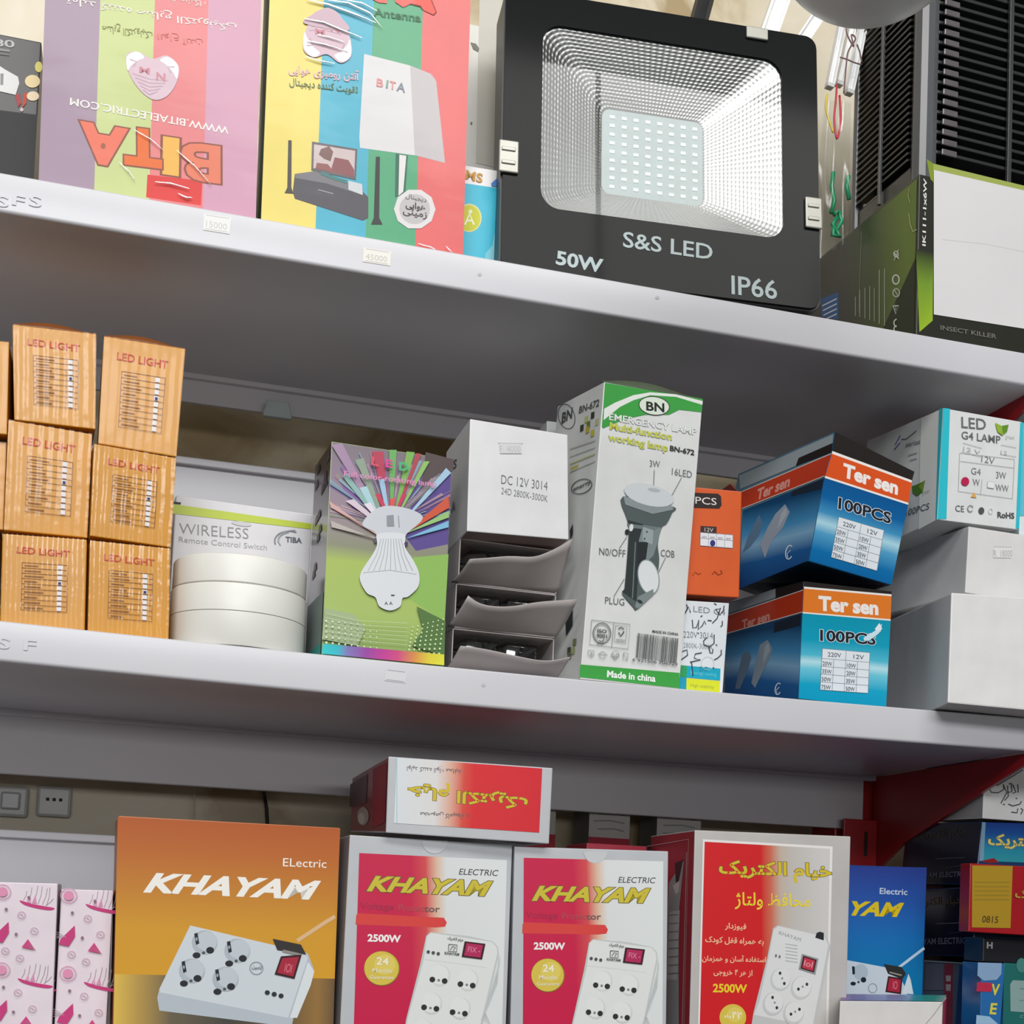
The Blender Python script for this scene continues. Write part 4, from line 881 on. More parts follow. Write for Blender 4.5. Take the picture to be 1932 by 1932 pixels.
# ------------------------------------------------------------------ torch carton
b = Box('torch_carton', 'tall white and green carton with a picture of an emergency torch', (0.3535, 0.0118, 0.0000, 0.1253, 0.0531, 0.0159, 0.0938, 0.0895, 0.2509), {'*': '#dcdddb', 'L': '#d3d5d3', 'T': '#4c5a44'}, px=dict(FLT=(1140, 721), FRT=(1326, 753), FLB=(1094.5, 1281), FRB=(1281, 1300), KLT=(1052, 767)), rough=.35, bev=.0006)
top_flap(b, .008, .008, '#4f5a46')
GR = mat('#3fa045', .35, 0, .04, 30)
p = Print(b, 'F', ZG)
p.poly([(1063, 132), (1638, 228), (1632, 305), (1500, 290), (1440, 320), (1300, 320), (1180, 345), (1052, 400), (1045, 390)], GR)
p.poly([(1058, 285), (1120, 250), (1230, 205), (1330, 188), (1480, 200), (1638, 240), (1636, 262), (1480, 215), (1330, 205), (1230, 235), (1150, 275), (1055, 352)], '#e3e6e0')
p.done('green_band')
p = Print(b, 'F', ZG); p.poly([(918, 1788), (1502, 1838), (1500, 1928), (912, 1862)], GR); p.done('green_band')
p = Print(b, 'F', ZG)
p.ell((1352, 268), 92, 56, '#d9e3d4', 8); p.ring((1352, 268), 90, 54, 5, '#3c3f3c', 8); p.text('BN', (1305, 293), (1412, 305), 55, '#2b2e2a', .03); p.done('printed_emblem')
p = Print(b, 'F', ZG)
p.text('EMERGENCY LAMP', (1087, 350), (1600, 440), 42, '#eceeea', .005, out=('#8f9691', .018)); p.text('Multi-function', (1090, 405), (1455, 470), 44, '#c6cb52', .028, out=('#9ea39a', .012)); p.text('working lamp', (1080, 470), (1432, 535), 44, '#c6cb52', .028, out=('#9ea39a', .012))
p.text('BN-672', (1443, 530), (1587, 558), 32, '#3b3d3d', .03); p.text('3W', (1325, 625), (1386, 630), 40, '#6f7374', -.005); p.text('16LED', (1455, 672), (1572, 692), 42, '#6f7374', -.005); p.text('N0/OFF', (1028, 1143), (1182, 1158), 44, '#5f6364', -.005); p.text('COB', (1390, 1152), (1470, 1160), 42, '#5f6364', -.005); p.text('PLUG', (1062, 1430), (1175, 1442), 42, '#5f6364', -.005)
p.text('Made in china', (1073, 1862), (1358, 1890), 42, '#eef2ec', .03); p.text('MADE IN CHINA', (1340, 1600), (1493, 1618), 16, '#4b4d4d', .02)
for a, c in (((1352, 645), (1346, 775)), ((1512, 690), (1455, 795)), ((1145, 1108), (1190, 1038)), ((1418, 1160), (1340, 1320)), ((1113, 1390), (1175, 1285))): p.line([a, c], 4, '#6a6e6f')
p.done('lettering')
p = Print(b, 'F', ZG)
p.blob([(1168, 800), (1460, 860), (1455, 900), (1425, 960), (1395, 985), (1372, 1080), (1380, 1170), (1370, 1260), (1345, 1370), (1250, 1465), (1225, 1450), (1155, 1365), (1175, 1345), (1200, 1010), (1190, 935)], '#55605f')
p.poly([(1195, 940), (1285, 965), (1270, 1060), (1245, 1420), (1160, 1362), (1178, 1342), (1205, 1010)], '#33393a'); p.poly([(1285, 970), (1390, 985), (1368, 1080), (1345, 1150), (1290, 1200), (1265, 1270), (1260, 1060)], '#7d8a89'); p.poly([(1252, 1068), (1315, 1070), (1300, 1180), (1252, 1270)], '#2b3031')
p.poly([(1190, 960), (1380, 985), (1350, 1000), (1200, 985)], '#6f7b7b'); p.line([(1240, 1070), (1222, 1400)], 8, '#6d7777'); p.poly([(1285, 980), (1345, 1000), (1340, 1085), (1280, 1060)], '#9aa5a4'); p.ell((1307, 1010), 5, 5, '#333'); p.ell((1293, 1050), 5, 5, '#333')
p.ell((1215, 985), 12, 22, '#dfe3e2', 10); p.ell((1190, 1010), 12, 16, '#2b2f30')
p.ell((1316, 1275), 58, 100, '#dfe2e2', -12); p.ring((1316, 1275), 60, 102, 6, '#8f9999', -12); p.poly([(1255, 1390), (1345, 1345), (1345, 1380), (1255, 1462), (1235, 1450)], '#7f8a8a'); p.ell((1265, 1420), 18, 10, '#33393a', 30)
p.poly([(1168, 800), (1460, 860), (1460, 880), (1340, 905), (1180, 850)], '#8d9696'); p.ell((1318, 793), 150, 62, '#c3c9cb', 14); p.ell((1318, 793), 148, 60, '#cfd4d6', 14); p.ell((1348, 765), 38, 12, '#b2b8ba', 10)
p.done('printed_torch')
p = Print(b, 'F', ZG); LG = '#8b8f8e'
def box_line(p, pts, wd, h): p.line(pts + [pts[0]], wd, h)
box_line(p, [(982, 1527), (1208, 1553), (1196, 1698), (970, 1672)], 3.5, LG); p.line([(1112, 1545), (1100, 1685)], 3.5, LG); p.ring((1042, 1605), 52, 60, 5, '#6d7170'); p.ring((1042, 1605), 43, 50, 3, LG)
p.text('ISO', (1015, 1600), (1070, 1605), 22, '#5b5f5e', .03); p.text('9001', (1010, 1628), (1072, 1634), 22, '#5b5f5e', .03); p.text('IAF', (1015, 1668), (1055, 1672), 12, '#5b5f5e', .02); p.line([(1025, 1648), (1040, 1655), (1055, 1640)], 5, '#5b5f5e')
box_line(p, [(1122, 1560), (1190, 1568), (1180, 1665), (1115, 1655)], 3, LG); p.line([(1140, 1600), (1152, 1622), (1172, 1595)], 8, '#4b4f4e'); p.line([(1138, 1580), (1155, 1570), (1172, 1583)], 6, '#5b5f5e'); p.line([(1125, 1640), (1178, 1647)], 4, LG); p.line([(1125, 1650), (1170, 1656)], 3, LG)
box_line(p, [(962, 1705), (996, 1708), (993, 1735), (978, 1748), (960, 1732)], 3, LG); p.text('8', (972, 1735), (985, 1737), 20, LG); p.line([(1020, 1730), (1045, 1712), (1072, 1735)], 4, LG); box_line(p, [(1030, 1730), (1062, 1735), (1058, 1755), (1028, 1750)], 3, LG)
for k in range(3): p.ring((1105 + k * 14, 1735 + (k % 2) * 14), 9, 9, 3, LG)
p.ring((1120, 1730), 20, 22, 2, LG); box_line(p, [(1168, 1720), (1195, 1724), (1190, 1765), (1165, 1760)], 3, LG); p.line([(1165, 1725), (1192, 1762)], 3, LG)
rb = random.Random(7); x = 0.0
while x < .97:
    wd = rb.choice((.008, .008, .014, .02)); X0, X1 = x, x + wd
    P = lambda t, v: (1252 + t * 245 + (1 - v) * 0 - v * 12, 1604 + t * 34 + v * 145)
    p.poly([P(X0, 0), P(X1, 0), P(X1, 1), P(X0, 1)], '#4c4f50'); x = X1 + rb.choice((.01, .012, .02))
p.text('6 921506 706729', (1217, 1770), (1482, 1798), 20, '#55595a', .01)
p.done('printed_marks')
p = Print(b, 'L', ZG)
p.ring((840, 330), 48, 74, 4, '#55595a', -14); p.text('BN', (810, 372), (872, 338), 62, '#4b4f4e', .03); p.text('BN-672', (912, 312), (1030, 268), 40, '#55595a', .02)
for k, (x, y, h) in enumerate(((985, 300, '#3a4030'), (948, 325, '#b9bd72'), (1010, 340, '#b9bd8a'), (960, 355, '#6a7a3a'), (922, 375, '#3a4030'), (955, 385, '#b9a93a'), (985, 405, '#b9bd3a'))): p.poly([(x, y + 8), (x + 20, y), (x + 18, y + 38), (x - 2, y + 46)], h)
p.ring((930, 742), 62, 40, 5, '#5a5e5d', -22); p.text('energy', (880, 770), (985, 722), 24, '#5a5e5d', .02)
for k in range(4): p.line([(862, 520 + k * 45), (1010, 470 + k * 40)], 9, ('#bfc2bb', '#c4c7c2', '#b9bb8a', '#c8cac4')[k])
p.line([(865, 640), (910, 622)], 22, '#b5ad66')
for x, y, h in ((880, 1640, '#7a7f5a'), (848, 1690, '#4b4f40'), (872, 1690, '#a5a878'), (850, 1720, '#6b705a')): p.poly([(x, y), (x + 20, y - 6), (x + 18, y + 34), (x - 2, y + 40)], h)
p.poly([(862, 1000), (880, 960), (880, 1020), (866, 1060)], '#2f3436'); p.poly([(835, 1500), (880, 1460), (878, 1560), (840, 1620)], '#2f3436')
p.done('side_print')
# ------------------------------------------------------------------ orange pcs box on white led box
b = Box('bulb_carton', 'orange carton marked PCS with a small table, right of the torch carton', (0.4520, 0.0300, 0.0815, -0.0402, 0.0124, -0.0235, 0.0465, 0.0900, 0.0927), {'*': '#b84a18', 'F': '#d85a1e', 'T': '#3a2a26'}, px=dict(FRT=z2(ZN, 583, 212), FRB=z2(ZN, 560, 1112), FLT=z2(ZN, 168, 174), FLB=z2(ZN, 98, 1083)), rough=.3, coat=.3)
p = Print(b, 'F', ZN); p.poly([(150, 222), (380, 232), (405, 255), (410, 330), (390, 358), (140, 350)], '#2e211f'); p.poly([(232, 505), (368, 512), (366, 568), (230, 560)], '#3b2a26'); p.poly([(230, 560), (505, 582), (503, 694), (228, 672)], '#e4e3e6')
for t in (0, .25, .5, .75, 1): p.line([(230 + 275 * t, 560 + 22 * t), (228 + 275 * t, 672 + 22 * t)], 4, '#8a8fa0')
for v in (560, 608, 672): p.line([(230, v), (505, v + 22)], 4, '#8a8fa0')
p.ell((333, 652), 22, 27, '#32307c'); p.line([(165, 925), (185, 895), (210, 915), (235, 905)], 7, '#a03c14'); p.line([(330, 915), (350, 890), (380, 920), (415, 905), (400, 880)], 8, '#8c3414'); p.done('printed_table')
p = Print(b, 'F', ZN); p.text('100PCS', (30, 305), (365, 330), 62, '#e8e2de', .0); p.text('12V', (265, 552), (338, 558), 34, '#d8d0cc', .0)
for k in range(4): p.text('50W', (243 + k * 68, 605 + k * 5), (283 + k * 68, 608 + k * 5), 17, '#9a9aa6')
p.done('lettering')
fl_ = Print(b, 'F', ZN); bm = bmesh.new()
a, c = b.c['FRT'], b.c['KRT']; mesh('lid_flap', [a + Vector((0, .006, 0)), a + Vector((-.003, .02, .012)), c + Vector((-.003, -.02, .012)), c + Vector((0, -.01, 0)), a + Vector((.0005, .006, 0)), a + Vector((-.0025, .02, .0125)), c + Vector((-.0025, -.02, .0125)), c + Vector((.0005, -.01, 0))], [(0, 1, 2, 3), (7, 6, 5, 4), (0, 4, 5, 1), (1, 5, 6, 2), (2, 6, 7, 3)], mat('#8c2a1e', .4), b.root)
q = [b.c[k] for k in ('FLT', 'FRT', 'KRT', 'KLT')]
b = Box('bulb_carton', 'white carton with black handwriting and cyan and yellow bands, under the orange carton', (0.4490, 0.0300, 0.0000, 0.0172, -0.0088, 0.0043, 0.0405, 0.0800, 0.0805), {'*': '#d5dbe0', 'F': '#dadfe3'}, px=dict(FRT=z2(ZN, 476, 1158)), rough=.4)
p = Print(b, 'F', ZN); p.poly([(60, 1685), (115, 1690), (112, 1790), (0, 1770), (0, 1700)], '#2f9a5a'); p.poly([(115, 1690), (400, 1715), (397, 1815), (112, 1790)], '#16a3bd'); p.poly([(0, 1775), (112, 1790), (108, 1960), (0, 1960)], '#1d98b4'); p.poly([(112, 1795), (395, 1820), (390, 1960), (108, 1960)], '#d6dd2c'); p.done('colour_bands')
p = Print(b, 'F', ZN); p.text('LED G4', (170, 1232), (440, 1262), 52, '#8b8f98', -.005); p.text('220V 3014', (86, 1450), (335, 1462), 56, '#7d828b', -.012); p.text('2800K-3000K', (86, 1535), (335, 1552), 44, '#8f949c', -.015); p.text('Energy saving', (145, 1760), (365, 1780), 30, '#7fd0dc', -.01); p.text('High stability', (145, 1870), (345, 1885), 30, '#9aa04a', -.01); p.text('DC', (225, 1735), (290, 1738), 40, '#2f7f96'); p.ring((290, 1670), 55, 55, 3, '#c3c8cc'); p.done('lettering')
p = Print(b, 'F', ZN); HW = '#343945'
for pts in ([(112, 1170), (120, 1200), (95, 1255), (130, 1190), (145, 1240)], [(345, 1160), (365, 1175)], [(430, 1180), (425, 1220), (395, 1260), (360, 1215), (400, 1200), (370, 1290), (330, 1330)], [(160, 1300), (165, 1370), (195, 1365), (215, 1300), (210, 1385), (245, 1350), (265, 1310), (275, 1340)], [(290, 1305), (325, 1310)], [(415, 1310), (415, 1345), (400, 1360)], [(230, 1275), (245, 1265)], [(345, 1425), (345, 1500), (305, 1530), (260, 1515), (255, 1480), (285, 1450)], [(300, 1530), (310, 1580), (330, 1585), (335, 1550)], [(360, 1510), (370, 1520)], [(75, 1570), (115, 1555), (120, 1600), (65, 1640)], [(240, 1580), (185, 1590), (175, 1625), (230, 1640), (140, 1660), (155, 1670), (165, 1780)], [(405, 1555), (405, 1595), (375, 1625), (345, 1640)], [(335, 1705), (345, 1715)], [(205, 1410), (215, 1420)]): p.line(pts, 9, HW)
p.done('handwriting')
# ------------------------------------------------------------------ the two blue and orange lamp cartons
def tersen(label, q, px, F, Lf, tone):
    b = Box('lamp_carton', label, q, {'*': '#0f5d86', 'T': '#26211f', 'B': '#123a52', 'L': '#56707e', 'R': '#11658f'}, px=px, group='blue and orange lamp cartons', rough=.22, coat=.4, bev=.0006)
    p = Print(b, 'F', ZH); g = grad(tone, 'v', .22, .4)
    p.quad(F['b'][0], F['b'][1], F['e'][1], F['e'][0], g); p.done('blue_panel')
    p = Print(b, 'F', ZH); p.poly([F['t'][0], F['t'][1], F['w'][1], F['w'][0]], '#25201e'); p.poly([F['w'][0], F['w'][1], F['o'][1], F['o'][0]], '#e9e4e0'); p.poly([F['o'][0], F['o'][1], F['v'][1], F['v'][0]], ink(F['oc'], .22, .4)); p.poly([F['v'][0], F['v'][1], F['b'][1], F['b'][0]], '#e9e4e0'); p.done('orange_band')
    p = Print(b, 'F', ZH); p.text('Ter sen', F['ts'][0], F['ts'][1], F['ts'][2], '#ece6e2', .045); p.text('100PCS', F['pc'][0], F['pc'][1], F['pc'][2], '#1c2630', .03, out=('#e8eef2', .03)); p.done('lettering')
    p = Print(b, 'F', ZH); T = F['tab']; L = lambda u, v: tuple((T[0][i] * (1 - u) + T[1][i] * u) * (1 - v) + (T[3][i] * (1 - u) + T[2][i] * u) * v for i in (0, 1))
    p.poly([L(0, 0), L(1, 0), L(1, 1), L(0, 1)], '#dde3e8'); k = '#6d7a86'
    for v in (0, .24, .43, .62, .81, 1): p.line([L(0, v), L(1, v)], 2.5, k)
    for u, v in ((0, 0), (.5, 0), (1, 0), (.25, .24), (.75, .24)): p.line([L(u, v), L(u, 1)], 2.5, k)
    sz = F.get('sz', 22)
    p.text('220V', L(.12, .18), L(.40, .18), sz * 1.05, '#515b66'); p.text('12V', L(.66, .18), L(.88, .18), sz * 1.05, '#515b66')
    for i, (a, c) in enumerate((('20W', '10W'), ('35W', '20W'), ('50W', '35W'), ('75W', '50W'))):
        p.text(a, L(.02, .405 + .19 * i), L(.22, .405 + .19 * i), sz, '#515b66'); p.text(c, L(.53, .405 + .19 * i), L(.72, .405 + .19 * i), sz, '#515b66')
    p.done('printed_table')
    p = Print(b, 'L', ZH)
    p.quad(Lf['b'][0], Lf['b'][1], Lf['e'][1], Lf['e'][0], grad([(0, '#123f73'), (.3, '#16568f'), (.52, '#7aa6c4'), (.68, '#3f86b4'), (1, '#0f3f66')], 'v', .22, .4, .15)); p.poly(Lf['grey'], '#8b9498'); p.poly(Lf['blk'], '#221d1d'); p.poly(Lf['blk2'], '#1b2634')
    p.poly([Lf['o'][0], Lf['o'][1], Lf['v'][1], Lf['v'][0]], ink('#b8391f', .22, .4)); p.line([Lf['o'][0], Lf['o'][1]], 5, '#d5cfca'); p.line([Lf['v'][0], Lf['v'][1]], 5, '#d5cfca'); p.done('side_bands')
    p = Print(b, 'L', ZH); p.text('Ter sen', Lf['ts'][0], Lf['ts'][1], Lf['ts'][2], '#cf8f84', .04); p.done('side_lettering')
    p = Print(b, 'L', ZH)
    for pts, h in Lf['bulbs']: p.poly(pts, h)
    c, r = Lf['rec']; p.ring(c, r * .5, r, 5, '#d5dde6', 10, a0=60, a1=330); p.line([(c[0] + r * .2, c[1] - r * .3), (c[0] - r * .3, c[1] + r * .2), (c[0] - r * .2, c[1] + r * .8)], 5, '#d5dde6'); p.done('printed_bulbs')
    return b
lo = tersen('lower blue carton with orange band, standing on the shelf under the tilted one', (0.5565, 0.0187, 0, 0.1059, 0.0222, -0.0176, 0.0927, 0.1240, 0.1054),
    dict(FLT=(1516, 1097), FRT=(1682, 1117), FRB=(1671, 1333), FLB=(1506, 1316), KLT=(1375, 1136)),
    dict(t=((785, 1040), (1242, 1093)), w=((785, 1068), (1241, 1108)), o=((785, 1078), (1240, 1118)), v=((778, 1200), (1236, 1238)), b=((778, 1207), (1236, 1246)), e=((757, 1650), (1212, 1700)), oc='#e07a2a', ts=((860, 1188), (1172, 1213), 78), pc=((868, 1348), (1158, 1370), 60), tab=((880, 1390), (1127, 1412), (1117, 1623), (868, 1605)), sz=22),
    dict(b=((380, 1320), (778, 1207)), e=((375, 1650), (757, 1650)), grey=[(385, 1160), (640, 1078), (640, 1125), (385, 1210)], blk=[(640, 1078), (785, 1040), (785, 1085), (640, 1130)], blk2=[(635, 1258), (770, 1210), (768, 1270), (630, 1308)], o=((385, 1220), (785, 1085)), v=((385, 1312), (780, 1200)), ts=((465, 1288), (610, 1240), 48),
         bulbs=[([(470, 1420), (500, 1400), (515, 1440), (490, 1520), (455, 1600), (430, 1600), (450, 1500)], '#5d7186'), ([(560, 1370), (600, 1345), (625, 1390), (610, 1440), (560, 1540), (535, 1595), (515, 1570), (540, 1450)], '#7f8d99'), ([(585, 1380), (605, 1360), (612, 1400), (575, 1470)], '#98a3ac')], rec=((655, 1600), 30)),
    [(0, '#0e93b8'), (.18, '#139fc2'), (.36, '#6cc4d8'), (.44, '#b4dde6'), (.52, '#4fb6ce'), (.7, '#109ab8'), (1, '#0f92ae')])
p = Print(lo, 'F', ZH, .0008); p.poly([(1092, 1335), (1150, 1300), (1188, 1262), (1183, 1300), (1165, 1318), (1120, 1350), (1095, 1350)], '#c9e0e8'); p.poly([(1150, 1290), (1175, 1258), (1190, 1290), (1165, 1300)], '#dfe9ec'); p.done('torn_patch')
tersen('upper blue carton with orange band, tilted on top of the lower one', (0.5603, 0.0083, 0.1235, 0.1761, -0.0199, 0.1414, 0.0929, 0.1233, 0.1159),
    dict(FLT=(1574, 815), FRT=(1725, 890), FRB=(1681, 1104), FLB=(1526, 1059), KLT=(1393, 894), KLB=(1395, 1112)),
    dict(t=((945, 262), (1360, 470)), w=((932, 362), (1347, 515)), o=((930, 376), (1345, 527)), v=((895, 492), (1328, 632)), b=((893, 502), (1327, 642)), e=((811, 932), (1240, 1058)), oc='#d85422', ts=((985, 493), (1272, 588), 76), pc=((962, 660), (1236, 740), 62), tab=((965, 705), (1200, 775), (1163, 986), (925, 915)), sz=23),
    dict(b=((470, 672), (893, 502)), e=((450, 1080), (811, 932)), grey=[(450, 490), (940, 275), (935, 330), (760, 400), (745, 440), (455, 560)], blk=[(760, 398), (938, 320), (932, 368), (745, 440)], blk2=[(725, 570), (890, 505), (880, 560), (720, 600)], o=((455, 578), (930, 376)), v=((465, 662), (895, 492)), ts=((540, 618), (712, 545), 56),
         bulbs=[([(530, 740), (555, 695), (575, 740), (555, 800), (510, 860), (470, 890), (500, 800)], '#56738f'), ([(640, 690), (690, 640), (715, 680), (680, 760), (620, 830), (585, 920), (560, 850), (600, 760)], '#8f9aa8'), ([(670, 690), (695, 655), (700, 690), (650, 770)], '#a5adb8')], rec=((712, 890), 36)),
    [(0, '#0c63a0'), (.15, '#0e6ca8'), (.36, '#4f9cc4'), (.48, '#a9d3e0'), (.60, '#3f8fbc'), (.78, '#0f5f9c'), (1, '#0d5490')])
# ------------------------------------------------------------------ G4 lamp carton and plain white boxes
CY = '#2fb9c8'
b = Box('lamp_carton', 'white G4 lamp carton with cyan taped edges, on the grey-white box at the right', (0.6906, 0.0179, 0.1749, 0.0663, 0.0302, -0.0308, 0.0881, 0.1200, 0.1045), {'*': '#d8dad9', 'L': '#d2d4d3', 'B': '#b9bdbd'}, px=dict(FLT=(1780, 770), FRT=(1928, 796), FRB=(1921, 999), FLB=(1768, 980), KLT=(1636, 832), KLB=(1640, 1052)), rough=.38, bev=.0006)
p = Print(b, 'F', ZH); p.poly([(1512, 138), (1546, 142), (1527, 716), (1481, 716)], CY); p.poly([(1912, 212), (1926, 214), (1906, 768), (1888, 764)], CY); p.done('cyan_tape')
p = Print(b, 'L', ZH); p.poly([(1492, 145), (1511, 137), (1480, 718), (1472, 722)], CY); p.poly([(1397, 195), (1490, 148), (1472, 722), (1385, 770)], '#e2e4e1'); p.done('cyan_tape')
p = Print(b, 'F', ZH); p.text('LED', (1605, 240), (1733, 252), 60, '#6a6d6e', .012); p.text('G4 LAMP', (1605, 298), (1808, 324), 42, '#6a6d6e', .012); p.text('12V', (1708, 418), (1776, 432), 36, '#7f8283'); p.text('G4', (1655, 482), (1705, 488), 36, '#7f8283'); p.text('3W', (1785, 503), (1838, 508), 36, '#7f8283'); p.text('W', (1663, 540), (1700, 544), 36, '#7f8283'); p.text('WW', (1782, 568), (1850, 575), 36, '#7f8283'); p.text('RoHS', (1792, 708), (1880, 714), 32, '#4f5253', .03); p.text('CE', (1573, 676), (1618, 680), 34, '#5b5e5f'); p.done('lettering')
p = Print(b, 'F', ZH); K = '#a5a8a9'
for a, c in (((1595, 372), (1880, 405)), ((1590, 572), (1870, 610)), ((1598, 415), (1877, 450)), ((1595, 372), (1588, 572)), ((1880, 405), (1870, 610)), ((1712, 510), (1703, 590)), ((1612, 320), (1712, 348)), ((1605, 365), (1705, 392)), ((1810, 330), (1890, 345)), ((1805, 378), (1888, 392))): p.line([a, c], 2.5, K)
p.ell((1623, 521), 21, 23, '#b5244e'); p.poly([(1740, 520), (1775, 525), (1772, 558), (1738, 552)], '#e0e2e1'); p.line([(1740, 520), (1775, 525), (1772, 558), (1738, 552), (1740, 520)], 2.5, K); p.poly([(1652, 602), (1668, 575), (1682, 606)], '#d9a45a'); p.ell((1707, 673), 15, 18, '#4f5456'); p.ring((1650, 662), 14, 16, 5, '#8c9091', a0=20, a1=320); p.ring((1755, 675), 10, 14, 4, '#d0d2d2')
p.text('12 V', (1612, 358), (1700, 380), 22, '#b9bbbc'); p.text('12', (1808, 376), (1840, 382), 20, '#b9bbbc'); p.done('printed_table')
p = Print(b, 'F', ZH); p.poly([(1778, 215), (1812, 232), (1848, 225), (1840, 262), (1815, 282), (1790, 262)], '#8fae3a'); p.poly([(1812, 232), (1848, 225), (1840, 262), (1818, 275)], '#5f8a2e'); p.text('green', (1832, 292), (1878, 300), 22, '#c5cabb'); p.done('printed_leaf')
p = Print(b, 'L', ZH); p.line([(1290, 280), (1262, 330), (1290, 318), (1258, 355)], 9, '#2f4c8f'); p.line([(1295, 300), (1320, 300), (1375, 255)], 5, '#55585c'); p.text('series', (1318, 340), (1392, 322), 24, '#8b8f92', .02); p.line([(1330, 385), (1378, 370)], 8, '#a5a9aa'); p.line([(1340, 410), (1376, 400)], 7, '#a5a9aa')
p.poly([(1350, 545), (1380, 535), (1420, 515), (1405, 580), (1375, 595), (1355, 580)], '#4f7a2e'); p.poly([(1385, 545), (1420, 512), (1408, 575)], '#7f9a3a'); p.text('green', (1405, 590), (1442, 578), 22, '#b9bfae'); p.text('100PCS', (1318, 700), (1440, 665), 34, '#5f6466', .01); p.done('side_print')
b = Box('lamp_carton', 'blue and white carton at the right picture edge, beside the G4 lamp carton', (0.7821, 0.0291, 0.1767, -0.0021, 0.0082, 0.0098, 0.0800, 0.1000, 0.1020), {'*': '#cfd9de', 'F': '#d5dde0'})
p = Print(b, 'F', ZH); p.poly([(1925, 225), (2050, 230), (2050, 430), (1915, 425)], '#cfe0e6'); p.poly([(1918, 430), (2050, 432), (2050, 560), (1912, 555)], '#2f7fae'); p.poly([(1925, 215), (1950, 217), (1935, 700), (1908, 700)], '#5fb9cc'); p.done('blue_band')
b = Box('plain_carton', 'plain grey-white carton with a price sticker, under the G4 lamp carton', (0.7198, 0.0189, 0.1105, 0.0641, 0.0327, 0, 0.1500, 0.1700, 0.0640), {'*': '#d6d4d2', 'L': '#c9c9c9'}, px=dict(FLT=(1828, 993), FLB=(1821, 1118)), rough=.4)
p = Print(b, 'F', ZH); p.poly([(1772, 860), (1868, 862), (1866, 920), (1770, 918)], '#dcdad8'); p.line([(1775, 861), (1866, 864)], 3, '#9fa0a0'); p.line([(1772, 917), (1860, 918)], 3, '#b5b5b4'); p.text('R  18000', (1774, 912), (1870, 912), 36, '#a9a9a8', 0); p.done('price_sticker')
b = Box('plain_carton', 'large plain white carton overhanging the shelf edge at the right, bottom of its stack', (0.6696, -0.0328, 0.0007, -0.0267, 0.0020, 0.0010, 0.1800, 0.2200, 0.1040), {'*': '#dcdbda', 'L': '#d0d3d3', 'B': '#c2c0bd'}, px=dict(FLT=(1795, 1118), FLB=(1788, 1326), KLT=(1655, 1180)), rough=.42, bev=.0014)
# ------------------------------------------------------------------ bottom shelf: pink cartons
ZB_ = -Z1
def boat(p, x, y, s, flip=1):
    P = lambda u, v: (x + u * s * flip, y + v * s)
    p.blob([P(-1, -.2), P(-.4, -.02), P(.3, .12), P(1, .25), P(.8, .38), P(.2, .32), P(-.5, .15), P(-.85, 0)], '#c43a78')
    for a, c in (((-.8, -.2), (-.6, -.75)), ((-.55, -.1), (-.3, -.95)), ((-.25, -.05), (.05, -1.05)), ((.05, .02), (.3, -1.0)), ((.3, .06), (.6, -.9)), ((.5, .1), (.95, -.3)), ((.55, .1), (.75, -.95))): p.line([P(*a), P((a[0] + c[0]) / 2 + .06, (a[1] + c[1]) / 2), P(*c)], 2.5, '#a0919a')
    p.poly([P(-.6, -.1), P(-.4, -.45), P(-.35, -.05)], '#d9a0bb'); p.poly([P(-.3, -.05), P(-.1, -.5), P(-.02, .0)], '#d490b0')
def pinkprint(b, ox, oy):
    p = Print(b, 'F', ZI)
    for x, y in ((205, 1010), (195, 1440), (205, 1860), (-150, 1010), (-150, 1440)): boat(p, x + ox, y + oy, 95)
    for x, y in ((20, 1170), (10, 1600)):
        p.poly([(x + ox + 28, y + oy - 60), (x + ox + 30, y + oy), (x + ox - 5, y + oy + 55), (x + ox - 60, y + oy + 45), (x + ox - 50, y + oy + 15)], '#c43a78')
        for k in range(4): p.line([(x + ox - 20 - k * 12, y + oy + 5), (x + ox - 80, y + oy - 30 + k * 14)], 2.5, '#b0a0aa')
    for x, y in ((155, 1235), (145, 1660), (-120, 1235)): p.poly([(x + ox, y + oy - 30), (x + ox + 40, y + oy + 30), (x + ox - 35, y + oy + 15)], '#c8477f'); p.line([(x + ox, y + oy), (x + ox + 42, y + oy + 32)], 3, '#8a7a82')
    for x, y in ((15, 945), (10, 1375)): p.ring((x + ox, y + oy), 44, 40, 5, '#d9a0bb'); p.ell((x + ox, y + oy), 28, 26, '#dc8fb0')
    for x, y in ((35, 1040), (90, 1178), (20, 1470), (75, 1607), (160, 975)): p.ell((x + ox, y + oy), 9, 9, '#8d6f7d', n=8)
    for x, y in ((120, 1072), (110, 1310), (190, 1160), (100, 1500), (180, 1590), (30, 1270)): p.ring((x + ox, y + oy), 20, 18, 4, '#c9a0b4'); p.line([(x + ox - 8, y + oy - 6), (x + ox + 8, y + oy + 6)], 4, '#b9a0ac')
    p.done('boat_pattern')
b = Box('patterned_carton', 'white carton with pink sailboats at the left picture edge, nearer of the two', (-0.1177, 0.0300, ZB_, 0.0003, 0.0030, -0.0214, 0.0751, 0.0700, 0.1472), {'*': '#e0d3da', 'R': '#c9bcc4', 'T': '#5a5356'}, group='white cartons with pink sailboats'); pinkprint(b, 0, 0)
b = Box('patterned_carton', 'white carton with pink sailboats beside the orange power strip carton', (-0.0415, 0.0380, ZB_, 0, 0, -0.0131, 0.0415, 0.0700, 0.1448), {'*': '#e0d3da', 'T': '#5a5356'}, px=dict(FRT=(214, 1680), FRB=(200, 1940)), group='white cartons with pink sailboats')
pinkprint(b, 365, 20)
